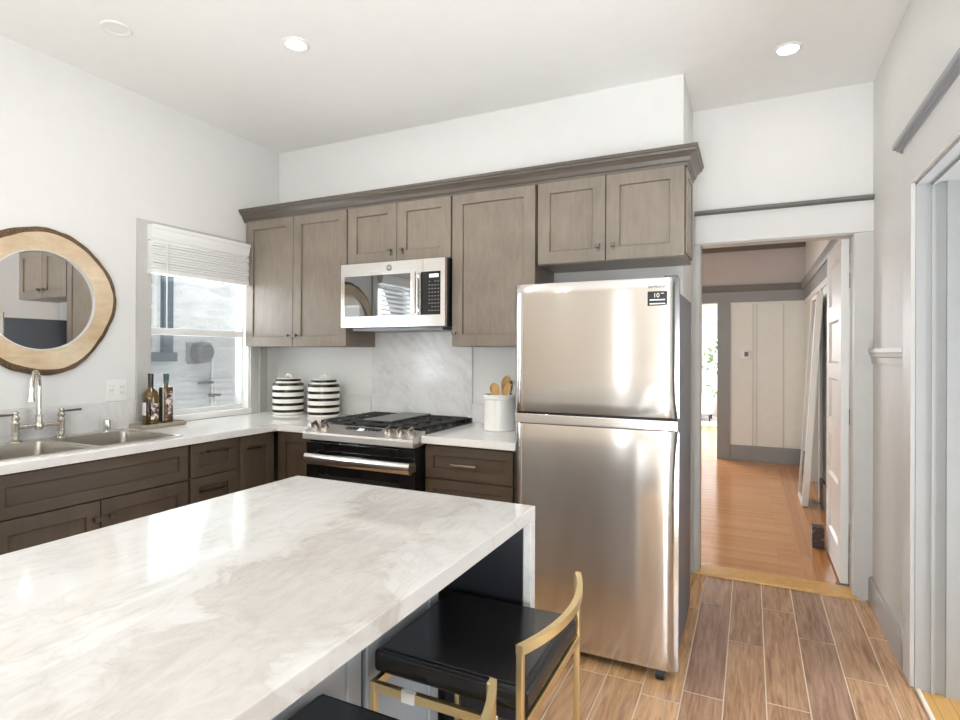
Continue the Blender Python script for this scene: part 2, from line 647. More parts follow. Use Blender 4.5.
def bar(bm, p0, p1, w, h, bev=0.0):
    """rectangular bar between two points, w across (horizontal), h up"""
    p0, p1 = Vector(p0), Vector(p1)
    s, u = quad_frame(p1 - p0)
    t = bmesh.new()
    A = [t.verts.new(p0 + s * (sx * w / 2) + u * (su * h / 2)) for sx, su in ((-1, -1), (1, -1), (1, 1), (-1, 1))]
    B = [t.verts.new(p1 + s * (sx * w / 2) + u * (su * h / 2)) for sx, su in ((-1, -1), (1, -1), (1, 1), (-1, 1))]
    for i in range(4):
        j = (i + 1) % 4
        t.faces.new((A[i], A[j], B[j], B[i]))
    t.faces.new(A[::-1])
    t.faces.new(B)
    if bev:
        bmesh.ops.bevel(t, geom=t.edges[:], offset=bev, segments=2, profile=0.5, affect='EDGES')
    merge(bm, t)
    return bm


def wpos(o):
    p = Vector(o.location)
    while o.parent:
        o = o.parent
        p += Vector(o.location)
    return p


def obj(name, bm, mat, parent=None, smooth=True, origin=None):
    """one mesh object; vertices are given in room coordinates"""
    bmesh.ops.recalc_face_normals(bm, faces=bm.faces[:])
    me = bpy.data.meshes.new(name)
    off = wpos(parent) if parent else Vector(origin or (0, 0, 0))
    for vt in bm.verts:
        vt.co -= off
    bm.to_mesh(me)
    bm.free()
    o = bpy.data.objects.new(name, me)
    COL.objects.link(o)
    if parent:
        o.parent = parent
    elif origin:
        o.location = origin
    for mm in (mat if isinstance(mat, (list, tuple)) else [mat]):
        me.materials.append(M[mm])
    if smooth and len(me.polygons):
        me.polygons.foreach_set('use_smooth', [True] * len(me.polygons))
        me.set_sharp_from_angle(angle=math.radians(32))
        wn_ = o.modifiers.new('weighted', 'WEIGHTED_NORMAL')
        wn_.keep_sharp = True
        wn_.weight = 100
    return o


def edge_bevel(o, w):
    bv = o.modifiers.new('edge', 'BEVEL')
    bv.width = w
    bv.segments = 2
    bv.limit_method = 'ANGLE'
    bv.harden_normals = True
    old = o.modifiers.get('weighted')
    if old:
        o.modifiers.remove(old)


def tag(o, label, cat, group=None):
    o['label'] = label
    o['category'] = cat
    if group:
        o['group'] = group
    return o


def thing(name, label, cat, loc, group=None):
    o = bpy.data.objects.new(name, None)
    o.empty_display_size = 0.1
    COL.objects.link(o)
    o.location = loc
    return tag(o, label, cat, group)


def struct(name, bm, mat, parent=None, smooth=True):
    o = obj(name, bm, mat, parent, smooth)
    if not parent:
        o['kind'] = 'structure'
    return o


def dup(root, delta, label=None, group=None):
    r = root.copy()
    COL.objects.link(r)
    r.location = Vector(root.location) + Vector(delta)
    if label:
        r['label'] = label
    if group:
        r['group'] = group
    for ch in list(root.children):
        c = ch.copy()
        COL.objects.link(c)
        c.parent = r
        for g in ch.children:
            d = g.copy()
            COL.objects.link(d)
            d.parent = c
    return r


def text_bm(body, size, loc, face, depth=0.0006, align='CENTER'):
    """lettering as a thin mesh. face 'back' reads from -y, 'left' reads from +x"""
    cu = bpy.data.curves.new('t', 'FONT')
    cu.body = body
    cu.size = size
    cu.align_x = align
    cu.align_y = 'CENTER'
    cu.extrude = depth
    to = bpy.data.objects.new('t', cu)
    COL.objects.link(to)
    dg = bpy.context.evaluated_depsgraph_get()
    me = bpy.data.meshes.new_from_object(to.evaluated_get(dg))
    bm = new()
    bm.from_mesh(me)
    bpy.data.objects.remove(to)
    bpy.data.curves.remove(cu)
    bpy.data.meshes.remove(me)
    for vt in bm.verts:
        x, y, z = vt.co
        vt.co = Vector((x, -z, y)) + Vector(loc) if face == 'back' else Vector((z, x, y)) + Vector(loc)
    return bm


def wall_panel(axis, pos, thick, a0, a1, z0, z1, holes, bm=None):
    """wall slab from pos to pos+thick along its normal; holes [(a0,a1,z0,z1)]"""
    bm = bm or new()
    As = sorted({a0, a1, *[h[0] for h in holes], *[h[1] for h in holes]})
    Zs = sorted({z0, z1, *[h[2] for h in holes], *[h[3] for h in holes]})
    As = [a for a in As if a0 <= a <= a1]
    Zs = [z for z in Zs if z0 <= z <= z1]
    p0, p1 = min(pos, pos + thick), max(pos, pos + thick)

    def solid(i, j):
        if not (0 <= i < len(As) - 1 and 0 <= j < len(Zs) - 1):
            return False
        ca, cz = (As[i] + As[i + 1]) / 2, (Zs[j] + Zs[j + 1]) / 2
        return not any(h[0] < ca < h[1] and h[2] < cz < h[3] for h in holes)

    def V(a, p, z):
        return bm.verts.new((p, a, z) if axis == 'x' else (a, p, z))

    def F(*c):
        bm.faces.new([V(*q) for q in c])
    for i in range(len(As) - 1):
        for j in range(len(Zs) - 1):
            if not solid(i, j):
                continue
            A, B, C, D = As[i], As[i + 1], Zs[j], Zs[j + 1]
            F((A, p0, C), (B, p0, C), (B, p0, D), (A, p0, D))
            F((A, p1, C), (A, p1, D), (B, p1, D), (B, p1, C))
            if not solid(i - 1, j):
                F((A, p0, C), (A, p0, D), (A, p1, D), (A, p1, C))
            if not solid(i + 1, j):
                F((B, p0, C), (B, p1, C), (B, p1, D), (B, p0, D))
            if not solid(i, j - 1):
                F((A, p0, C), (A, p1, C), (B, p1, C), (B, p0, C))
            if not solid(i, j + 1):
                F((A, p0, D), (B, p0, D), (B, p1, D), (A, p1, D))
    bmesh.ops.remove_doubles(bm, verts=bm.verts[:], dist=1e-5)
    return bm


# ---------------------------------------------------------------- room shell
H = 2.891
CT = 0.920            # worktop height
RX = 3.891            # right wall
DY = 0.542            # wall with the hall doorway
REAR = -5.2
WIN1 = (-1.034, -0.28, 0.955, 2.135)
WIN2 = (-2.78, -2.06, 1.02, 2.135)

struct('wall_left', wall_panel('x', 0, -0.14, REAR - 0.1, 0.1, 0, H, [WIN1, WIN2]), 'wall_paint', smooth=False)
wb_ = box(-0.14, 2.942, 0, 0.1, 0, H)
bx(wb_, 2.842, 2.942, 0.1, DY, 0, H)
struct('wall_back', wb_, 'wall_paint', smooth=False)
struct('wall_doorway', wall_panel('y', DY, 0.108, 2.842, RX + 0.1, 0, H, [(2.987, 3.802, -1, 2.05)]), 'wall_paint', smooth=False)
OPN = (-1.55, -0.385)
struct('wall_right', wall_panel('x', RX, 0.13, REAR - 0.1, DY, 0, H, [(OPN[0], OPN[1], -1, 2.072)]), 'wall_paint', smooth=False)
struct('wall_rear', wall_panel('y', REAR, -0.1, 0, RX, 0, H, [(2.68, 3.75, 0.02, 2.15), (1.89, 2.00, 0.2, 2.4)]), 'wall_cream', smooth=False)
cb = box(-0.14, RX + 0.13, REAR - 0.1, 0.0, H, H + 0.1)
bx(cb, 2.842, RX + 0.13, 0.0, DY + 0.1, H, H + 0.1)
struct('ceiling', cb, 'ceiling_paint', smooth=False)

# tiled floor: every plank tile stands a hair above the grout bed
fb = new()
pitch, tl, gr = 0.1517, 0.914, 0.0050
known = {0: -0.845, 2: 0.09, 3: -0.30, 4: -0.763, 5: -0.128, 6: -0.422, 7: 0.028}
tones = []
c0 = 2.7295
for ci in range(-19, 8):
    xa, xb = c0 + ci * pitch + gr / 2, min(c0 + (ci + 1) * pitch - gr / 2, RX - 0.005)
    if xb < 0 or xa > RX:
        continue
    off = known.get(ci, random.uniform(-0.9, 0))
    off -= math.ceil((off - REAR) / tl) * tl
    y = off
    while y < 0.50:
        ya, yb = max(y + gr / 2, REAR), min(y + tl - gr / 2, 0.497)
        if yb > ya + 0.01 and not (xa < 2.84 and ya > 0.02):
            if xa < 2.84:
                yb = min(yb, 0.02)
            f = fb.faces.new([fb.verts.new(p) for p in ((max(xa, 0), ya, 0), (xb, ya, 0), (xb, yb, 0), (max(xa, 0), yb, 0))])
            tones.append(min(1, max(0, random.uniform(-0.25, 0.25) + (0.22 if 2 <= ci <= 5 else 0.85 if ci < 2 else 0.6))))  # column bias paints mixed light into the tone; the rest is random
        y += tl
for vs in [((-0.1, REAR - 0.1, -0.0016), (RX + 0.0146, REAR - 0.1, -0.0016), (RX + 0.0146, 0.662, -0.0016), (-0.1, 0.662, -0.0016))]:
    f = fb.faces.new([fb.verts.new(p) for p in vs])
    f.material_index = 1
    tones.append(0.5)
bmesh.ops.recalc_face_normals(fb, faces=fb.faces[:])
me = bpy.data.meshes.new('floor')
fb.to_mesh(me)
fb.free()
at = me.attributes.new('tone', 'FLOAT', 'FACE')
at.data.foreach_set('value', tones)
for k in ('floor_tile', 'grout'):
    me.materials.append(M[k])
fo = bpy.data.objects.new('floor', me)
COL.objects.link(fo)
fo['kind'] = 'structure'
for p in me.polygons:
    if p.normal.z < 0:
        p.flip()

# doorway to the hall: casing, frieze, ledge, threshold
tb = box(2.958, 2.987, DY - 0.018, DY, 0, 2.05)
bx(tb, 2.980, 2.9925, DY - 0.004, DY + 0.115, 0, 2.05)
bx(tb, 3.802, RX, DY - 0.018, DY, 0, 2.05)
bx(tb, 3.7995, 3.812, DY - 0.004, DY + 0.115, 0, 2.05)
bx(tb, 2.980, 3.812, DY - 0.004, DY + 0.115, 2.044, 2.056)
struct('trim_1', tb, 'trim_paint')
struct('trim_2', box(2.958, RX, DY - 0.022, DY, 2.052, 2.226), 'frieze_paint')
tb = new()
prism(tb, [(DY, 2.226), (DY - 0.03, 2.226), (DY - 0.05, 2.236), (DY - 0.055, 2.25), (DY, 2.25)], 'x', 2.958, RX)
struct('trim_3', tb, 'trim_dark')
struct('trim_4', prism(new(), [(0.500, -0.001), (0.505, 0.012), (0.62, 0.014), (0.66, 0.014), (0.66, -0.001)], 'x', 2.975, 3.815), 'oak_strip')

# right wall: opening with casing, crown shelf, chair rail, baseboard
tb = box(RX - 0.02, RX, OPN[1] + 0.002, -0.245, 0, 2.26, 0.003)
bx(tb, RX - 0.02, RX, OPN[0] - 0.14, OPN[0], 0, 2.26, 0.003)
bx(tb, RX - 0.02, RX, OPN[0], OPN[1], 2.072, 2.26, 0.003)
struct('trim_5', tb, 'frieze_paint')
tb = new()
for a in (OPN[1], OPN[0]):
    sgn = 1 if a == OPN[1] else -1
    bx(tb, RX - 0.005, RX + 0.135, min(a, a - sgn * 0.012), max(a, a - sgn * 0.012), 0, 2.072)
    bx(tb, RX + 0.045, RX + 0.058, min(a, a - sgn * 0.02), max(a, a - sgn * 0.02), 0, 2.072)
    bx(tb, RX + 0.092, RX + 0.135, min(a, a - sgn * 0.03), max(a, a - sgn * 0.03), 0, 2.072)
bx(tb, RX - 0.005, RX + 0.135, OPN[0], OPN[1], 2.060, 2.072)
bx(tb, RX + 0.045, RX + 0.058, OPN[0], OPN[1], 2.05, 2.062)
struct('trim_6', tb, 'jamb_paint')
tb = new()
prism(tb, [(RX, 2.255), (RX - 0.022, 2.255), (RX - 0.024, 2.262), (RX - 0.034, 2.263), (RX - 0.036, 2.270), (RX - 0.047, 2.271), (RX - 0.050, 2.276), (RX - 0.050, 2.292), (RX, 2.294)], 'y', -1.78, -0.195)
struct('trim_7', tb, 'shelf_paint', smooth=False)
tb = new()
prism(tb, [(RX, 1.318), (RX - 0.008, 1.318), (RX - 0.010, 1.350), (RX - 0.016, 1.355), (RX - 0.018, 1.372), (RX - 0.024, 1.376), (RX - 0.024, 1.397), (RX, 1.397)], 'y', -0.245, DY)
struct('trim_8', tb, 'trim_paint')
tb = new()
prism(tb, [(RX, 0), (RX - 0.02, 0), (RX - 0.02, 0.115), (RX - 0.014, 0.132), (RX, 0.135)], 'y', -0.262, DY - 0.002)
struct('baseboard_right', tb, 'baseboard_grey')
tb = new()
prism(tb, [(RX, 0), (RX - 0.02, 0), (RX - 0.02, 0.115), (RX - 0.014, 0.132), (RX, 0.135)], 'y', REAR, OPN[0] - 0.142)
struct('baseboard_right_rear', tb, 'baseboard_grey')
struct('trim_9', prism(new(), [(RX - 0.003, 0), (RX - 0.002, 0.005), (RX + 0.012, 0.006), (RX + 0.0135, 0)], 'y', OPN[0], -0.30), 'grout')

# the room beyond the right-hand opening
struct('floor_side_room', box(RX + 0.0145, 5.6, -3.2, 0.1, -0.05, 0.0), 'side_wood', smooth=False)
sb = box(RX + 0.13, 5.6, 0.1, 0.2, 0, H)
bx(sb, 5.6, 5.7, -3.2, 0.2, 0, H)
bx(sb, RX + 0.13, 5.7, -3.3, -3.2, 0, H)
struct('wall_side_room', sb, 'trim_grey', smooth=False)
struct('ceiling_side_room', box(RX + 0.13, 5.7, -3.3, 0.2, H, H + 0.1), 'ceiling_paint', smooth=False)

# the hall
HY = 4.75
struct('floor_hall', box(0.0, 3.9, 0.66, 10.2, -0.05, 0.0), 'hall_wood', smooth=False)
struct('floor_hall_border', box(3.56, 3.88, 0.66, HY, 0.0, 0.0008), 'hall_border_wood', smooth=False)
hb = wall_panel('y', HY, 0.14, 0.6, 3.88, 0, 2.9, [(1.4, 2.884, -1, 2.03)])
struct('wall_hall_far', hb, 'hall_upper', smooth=False)
hb = wall_panel('x', 3.88, 0.1, 0.65, HY + 0.14, 0, 2.9, [(3.0, 3.77, -1, 1.975)])
struct('wall_hall_right', hb, 'hall_panel', smooth=False)
struct('wall_hall_left', wall_panel('x', 0.6, -0.1, 0.65, HY + 0.14, 0, 2.9, [(1.9, 3.5, 0.8, 2.2)]), 'wall_paint', smooth=False)
struct('wall_hall_near', box(0.5, 2.842, 0.55, 0.65, 0, 2.9), 'wall_paint', smooth=False)
sb = box(4.8, 4.9, 2.4, 4.2, -0.05, 2.9)
bx(sb, 3.98, 4.9, 4.1, 4.2, -0.05, 2.9)
bx(sb, 3.98, 4.9, 2.3, 2.4, -0.05, 2.9)
bx(sb, 3.98, 4.9, 2.3, 4.2, 2.3, 2.4)
bx(sb, 3.90, 4.9, 2.3, 4.2, -0.1, 0.0)
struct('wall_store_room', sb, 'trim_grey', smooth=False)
struct('ceiling_hall', box(0.4, 4.0, 0.65, HY + 0.14, 2.80, 2.9), 'ceiling_paint', smooth=False)
# wainscot panels with battens on the far wall
pb = box(3.04, 3.88, HY - 0.012, HY, 0.2, 2.02)
bx(pb, 3.04, 3.88, HY - 0.024, HY, 2.005, 2.03)
struct('trim_10', pb, 'hall_panel')
pb = new()
for xx in (3.305, 3.345, 3.645):
    bx(pb, xx - 0.006, xx + 0.006, HY - 0.02, HY - 0.011, 0.2, 2.005)
struct('trim_16', pb, 'trim_paint')  # darker strips stand in for shadow lines at the batten edges
pb = box(2.884, 3.04, HY - 0.03, HY, 0, 2.03)
bx(pb, 1.2, 3.88, HY - 0.028, HY, 2.032, 2.165)
struct('trim_11', pb, 'trim_grey')
pb = new()
prism(pb, [(HY, 2.165), (HY - 0.03, 2.165), (HY - 0.05, 2.2), (HY - 0.05, 2.25), (HY, 2.255)], 'x', 1.2, 3.88)
prism(pb, [(HY, 2.69), (HY - 0.03, 2.69), (HY - 0.09, 2.77), (HY - 0.09, 2.80), (HY, 2.80)], 'x', 0.6, 3.88)
struct('trim_12', pb, 'trim_dark')
pb = new()
prism(pb, [(3.88, 2.165), (3.85, 2.165), (3.83, 2.2), (3.83, 2.25), (3.88, 2.255)], 'y', 0.66, HY - 0.05)
struct('trim_13', pb, 'trim_grey')
struct('trim_14', box(3.862, 3.88, 0.66, HY - 0.03, 2.032, 2.165), 'trim_grey')
pb = box(3.866, 3.88, 3.77, HY - 0.025, 1.99, 2.03)
bx(pb, 3.862, 3.88, 0.66, 3.77, 1.975, 2.03)
bx(pb, 3.862, 3.88, 2.87, 3.0, 0, 1.975)
bx(pb, 3.862, 3.88, 3.77, 3.9, 0, 1.975)
struct('trim_15', pb, 'trim_white')
struct('baseboard_hall_far', box(3.04, 3.862, HY - 0.026, HY, 0, 0.2, 0.004), 'trim_grey')
hb = box(3.858, 3.88, 3.9, HY - 0.026, 0, 0.2, 0.004)
bx(hb, 3.858, 3.88, 0.66, 2.87, 0, 0.22, 0.004)
struct('baseboard_hall_right', hb, 'trim_grey')
# living room at the end
lb = wall_panel('y', 10.2, 0.1, 0.0, 4.6, 0, 2.9, [(2.30, 3.1, 0.42, 2.12)])
bx(lb, -0.1, 0.0, HY + 0.14, 10.3, 0, 2.9)
bx(lb, 4.5, 4.6, HY + 0.14, 10.3, 0, 2.9)
struct('wall_living_room', lb, 'wall_paint', smooth=False)
struct('ceiling_living_room', box(-0.1, 4.6, HY + 0.14, 10.3, 2.80, 2.9), 'ceiling_paint', smooth=False)

# ---------------------------------------------------------------- windows
def window(name, y0, y1, z0, z1, casing):
    w = struct(name, casing, 'casing_paint')
    x = -0.062
    zm = 1.49
    f = box(x - 0.02, 0.0, y1 - 0.008, y1, z0, z1)          # jambs
    bx(f, x - 0.05, 0.0, y0, y0 + 0.008, z0, z1)
    bx(f, x - 0.05, 0.0, y0, y1, z1 - 0.008, z1)
    for (a, b, c, d, dx) in ((y0 + 0.008, y1 - 0.012, z0, z0 + 0.035, 0), (y0 + 0.008, y1 - 0.012, zm - 0.02, zm + 0.024, 0), (y0 + 0.008, y1 - 0.012, z1 - 0.05, z1 - 0.008, -0.02)):
        bx(f, x - 0.02 + dx, x + 0.008 + dx, a, b, c, d, 0.003)
    for a, b in ((y0 + 0.008, y0 + 0.042), (y1 - 0.016, y1 - 0.008)):
        bx(f, x - 0.03, x + 0.004, a, b, z0, z1)
    obj('sash', f, 'trim_white', w)
    g = box(x - 0.012, x - 0.009, y0 + 0.03, y1 - 0.012, z0 + 0.03, zm)
    obj('glass', g, 'window_glass', w)
    g = box(x - 0.032, x - 0.029, y0 + 0.03, y1 - 0.012, zm, z1 - 0.03)
    obj('glass', g, 'window_glass', w)
    g = new()
    g.faces.new([g.verts.new(p) for p in ((x - 0.04, y0 + 0.03, z0 + 0.03), (x - 0.04, y1 - 0.012, z0 + 0.03), (x - 0.04, y1 - 0.012, zm), (x - 0.04, y0 + 0.03, zm))])
    obj('insect_screen', g, 'insect_screen', w)
    return w


cs = box(0, 0.016, -1.121, -1.034, CT, 2.153, 0.002)
bx(cs, 0, 0.016, -1.034, -0.28, 2.128, 2.153, 0.002)
bx(cs, 0, 0.016, -0.28, -0.205, CT, 2.153, 0.002)
bx(cs, 0, 0.030, -0.205, -0.196, CT, 2.153, 0.002)
bx(cs, 0, 0.012, -0.196, -0.118, CT, 2.153, 0.002)
w1 = window('window_1', *WIN1, cs)
sl = box(-0.06, 0.022, -1.034, -0.276, CT + 0.001, 0.96, 0.004)
obj('window_sill', sl, 'trim_white', w1)
cs = box(0, 0.016, WIN2[0] - 0.087, WIN2[0], 1.0, 2.153, 0.002)
bx(cs, 0, 0.016, WIN2[1], WIN2[1] + 0.087, 1.0, 2.153, 0.002)
bx(cs, 0, 0.016, WIN2[0], WIN2[1], 2.128, 2.153, 0.002)
bx(cs, 0, 0.03, WIN2[0] - 0.087, WIN2[1] + 0.087, 0.985, 1.02, 0.002)
window('window_2', *WIN2, cs)


def blind(label, y0, y1, ztop, zbot, open_slats):
    t = thing('window_blind', label, 'window blind', (0.02, (y0 + y1) / 2, ztop))
    v = new()
    prof = [(0.0, ztop), (0.075, ztop), (0.075, ztop - 0.018), (0.066, ztop - 0.028), (0.066, ztop - 0.05), (0.058, ztop - 0.065), (0.058, ztop - 0.08), (0.05, ztop - 0.085), (0.05, ztop - 0.088), (0.0, ztop - 0.088)]
    prism(v, prof, 'y', y0, y1)
    obj('valance', v, 'blind_white', t)
    z = ztop - 0.095
    k = int((z - zbot - 0.03) / (0.042 if open_slats else 0.0165))
    sb = new()
    for i in range(k):
        zz = z - (i + 0.5) * (z - zbot - 0.03) / k
        if open_slats:
            prism(sb, [(0.012, zz + 0.012), (0.014, zz + 0.0145), (0.056, zz - 0.012), (0.054, zz - 0.0145)], 'y', y0 + 0.004, y1 - 0.004)
        else:
            j = 0.003 * math.sin(i * 2.1)
            prism(sb, [(0.008 + j, zz - 0.006), (0.008 + j, zz + 0.008), (0.056 + j, zz + 0.008), (0.0595 + j, zz + 0.004), (0.0595 + j, zz - 0.003), (0.056 + j, zz - 0.006)], 'y', y0 + 0.003, y1 - 0.003)
    obj('slats', sb, 'blind_white', t)
    rb = box(0.004, 0.062, y0 + 0.001, y1 - 0.001, zbot, zbot + 0.03, 0.004)
    obj('bottom_rail', rb, 'blind_white', t)
    wd = new()
    cyl(wd, (0.07, y0 + 0.09, ztop - 0.09), (0.07, y0 + 0.09, zbot - 0.34), 0.004, seg=8)
    obj('tilt_wand', wd, 'white_plastic', t)
    cd = new()
    for q in (0.42, 0.72):
        cd = new()
        lathe(cd, [(0, -0.012), (0.004, -0.010), (0.004, 0), (0, 0)], (0.033, y0 + (y1 - y0) * q, zbot), 8)
        obj('cord_button', cd, 'grey_metal', t)
    return t


blind('white slatted blind drawn up above the sink window', -1.062, -0.338, 2.126, 1.835, False)
blind('white slatted blind lowered over the second window along the sink wall', WIN2[0] + 0.005, WIN2[1] - 0.005, 2.126, 1.42, True)

# house next door
NX = -1.3
struct('wall_neighbour', wall_panel('x', NX, -0.1, -4.5, 3.5, -0.6, 4.2, [(-0.75, -0.06, 1.36, 2.05)]), 'stucco', smooth=False)
nw = box(NX, NX + 0.05, -0.06, 0.03, 1.30, 2.12, 0.004)
bx(nw, NX, NX + 0.05, -0.84, -0.75, 1.30, 2.12, 0.004)
bx(nw, NX, NX + 0.05, -0.84, 0.03, 2.05, 2.14, 0.004)
bx(nw, NX, NX + 0.08, -0.86, 0.05, 1.28, 1.36, 0.006)
w3 = struct('window_3', nw, 'neighbour_trim')
ns = box(NX - 0.07, NX - 0.04, -0.10, -0.06, 1.36, 2.05)
bx(ns, NX - 0.07, NX - 0.04, -0.75, -0.71, 1.36, 2.05)
for zz in (1.36, 1.56, 1.735, 1.915):
    bx(ns, NX - 0.07, NX - 0.04, -0.71, -0.10, zz, zz + 0.03)
obj('sash', ns, 'trim_white', w3)
obj('glass', box(NX - 0.09, NX - 0.085, -0.75, -0.06, 1.36, 2.05), 'black_enamel', w3)
vt = thing('vent_hood', 'round grey metal wall vent on a square plate outside the window', 'vent', (NX, 0.33, 1.36))
obj('plate', box(NX, NX + 0.012, 0.185, 0.465, 1.272, 1.45, 0.003), 'screen_grey', vt)
hv = new()
lathe(hv, [(0, 0), (0.095, 0), (0.095, 0.07), (0.088, 0.09), (0.07, 0.10), (0.05, 0.098), (0.045, 0.104), (0.02, 0.104), (0.018, 0.112), (0, 0.112)], (NX + 0.012, 0.315, 1.362), 28, 'x')
obj('hood', hv, 'grey_metal', vt)
obj('flange', box(NX, NX + 0.02, 0.20, 0.33, 1.255, 1.272), 'trim_grey', vt)
cd = new()
cyl(cd, (NX + 0.012, 0.455, -0.3), (NX + 0.012, 0.455, 1.45), 0.011, seg=10)
cyl(cd, (NX + 0.012, 0.485, -0.3), (NX + 0.012, 0.485, 1.09), 0.011, seg=10)
tag(obj('conduit', cd, 'trim_white'), 'thin white conduit pipes running down the stucco wall outside', 'pipe')
tag(obj('junction_box', box(NX, NX + 0.05, 0.305, 0.445, 1.068, 1.088, 0.003), 'grey_metal'), 'small flat metal ledge on the stucco wall below the round vent', 'bracket')
sp = thing('hose_bib', 'small dark hose tap on the stucco wall beside the conduit', 'tap', (NX, 0.42, 0.96))
hb = new()
cyl(hb, (NX, 0.435, 0.955), (NX + 0.07, 0.435, 0.955), 0.013, seg=10)
obj('valve', hb, 'trim_dark', sp)
hb = new()
cyl(hb, (NX + 0.06, 0.385, 0.965), (NX + 0.06, 0.505, 0.96), 0.012, seg=10)
obj('handle', hb, 'trim_dark', sp)

# ---------------------------------------------------------------- cabinets
def shaker(bm, mp, a0, a1, z0, z1, d0, t=0.02, st=0.058, rec=0.010):
    """framed door with a sunk panel; mp maps (along, out, up) to room coordinates"""
    def V(a, d, z):
        return bm.verts.new(mp(a, d, z))

    def ring(i, d):
        return [V(a0 + i, d, z0 + i), V(a1 - i, d, z0 + i), V(a1 - i, d, z1 - i), V(a0 + i, d, z1 - i)]
    b = 0.0016
    rs = [ring(0, d0), ring(0, d0 + t - b), ring(b, d0 + t), ring(st - b, d0 + t), ring(st, d0 + t - b), ring(st + 0.0005, d0 + t - rec - 0.003), ring(st + 0.0032, d0 + t - rec - 0.003), ring(st + 0.0034, d0 + t - rec)]
    for A, B in zip(rs, rs[1:]):
        for i in range(4):
            j = (i + 1) % 4
            bm.faces.new((A[i], A[j], B[j], B[i]))
    bm.faces.new(rs[0][::-1])
    bm.faces.new(rs[-1])
    return bm


def back_map(a, d, z):
    return (a, -d, z)


def left_map(a, d, z):
    return (d, a, z)


def mbox(bm, mp, a0, a1, d0, d1, z0, z1, bev=0.0):
    p, q = mp(a0, d0, z0), mp(a1, d1, z1)
    return bx(bm, min(p[0], q[0]), max(p[0], q[0]), min(p[1], q[1]), max(p[1], q[1]), z0, z1, bev)


def knob(mp, a, z, d, parent, plate=False):
    k = new()
    mbox(k, mp, a - 0.005, a + 0.005, d, d + 0.02, z - 0.005, z + 0.005)
    mbox(k, mp, a - 0.013, a + 0.013, d + 0.018, d + 0.028, z - 0.010, z + 0.010, 0.002)
    if plate:
        mbox(k, mp, a - 0.009, a + 0.009, d, d + 0.003, z - 0.028, z + 0.012, 0.001)
    return obj('knob', k, 'nickel_dark', parent)


def pull(mp, a0, a1, z, d, parent, mat='nickel_dark'):
    k = new()
    mbox(k, mp, a0, a1, d + 0.026, d + 0.036, z - 0.005, z + 0.005, 0.0015)
    for a in (a0 + 0.012, a1 - 0.012):
        mbox(k, mp, a - 0.004, a + 0.004, d, d + 0.028, z - 0.004, z + 0.004)
    return obj('handle', k, mat, parent)


UD = 0.332
UB, UT = 1.402, 2.31
def wall_cabinet(label, a0, a1, z0, doors, zt=UT, parts=()):
    t = thing('wall_cabinet', label, 'cabinet', ((a0 + a1) / 2, 0, z0))
    b = new()
    mbox(b, back_map, a0 + 0.003, a1 - 0.003, 0.0015, UD - 0.021, z0, zt)
    obj('carcass', b, 'cabinet_wood', t)
    for (d0, d1, kx, kz) in doors:
        d = obj('door', shaker(new(), back_map, d0, d1, z0 + 0.003, zt - 0.012, UD - 0.0205, st=0.068), 'cabinet_wood', t)
        if kx is not None:
            knob(back_map, kx, kz, UD, d, z0 > 1.7)
    return t


wall_cabinet('tall grey-brown two-door wall cabinet in the corner next to the sink window', 0.017, 0.922, UB, [(0.02, 0.461, 0.427, 1.478), (0.465, 0.918, 0.499, 1.478)])
wall_cabinet('short two-door wall cabinet over the microwave', 0.926, 1.687, 1.923, [(0.930, 1.303, 1.262, 1.995), (1.307, 1.683, 1.348, 1.995)])
wall_cabinet('tall single-door wall cabinet between microwave and fridge', 1.691, 2.214, UB, [(1.695, 2.210, 1.718, 1.480)])
fc = wall_cabinet('short two-door wall cabinet over the refrigerator', 2.218, 2.985, 1.845, [(2.225, 2.594, 2.558, 1.925), (2.600, 2.982, 2.637, 1.925)])
# panelled end of the cabinet over the fridge, and its lighting rail
e = new()
shaker(e, lambda a, d, z: (d, a, z), -UD + 0.03, -0.01, 1.868, 2.30, 2.985, 0.008, 0.045, 0.005)
obj('end_panel', e, 'cabinet_wood', fc)

# crown moulding along all the wall cabinets
cprof = [(0.0, 2.288), (0.012, 2.288), (0.014, 2.302), (0.022, 2.306), (0.030, 2.325), (0.046, 2.342), (0.054, 2.345), (0.056, 2.356), (0.062, 2.360), (0.062, 2.374), (-0.05, 2.374), (-0.05, 2.36), (0.0, 2.312)]
cb = new()
rows = []
for d, z in cprof:
    o_ = UD - 0.012 + d
    rows.append([cb.verts.new(p) for p in ((0.0, -o_, z), (2.985 + d, -o_, z), (2.985 + d, -0.002, z))])
for i in range(len(rows)):
    A, B = rows[i], rows[(i + 1) % len(rows)]
    for k in range(2):
        cb.faces.new((A[k], A[k + 1], B[k + 1], B[k]))
cb.faces.new([r[0] for r in rows])
cb.faces.new([r[2] for r in rows][::-1])
tag(obj('crown_molding', cb, 'crown_wood', smooth=False), 'dark stepped crown moulding running along the tops of the wall cabinets', 'moulding')

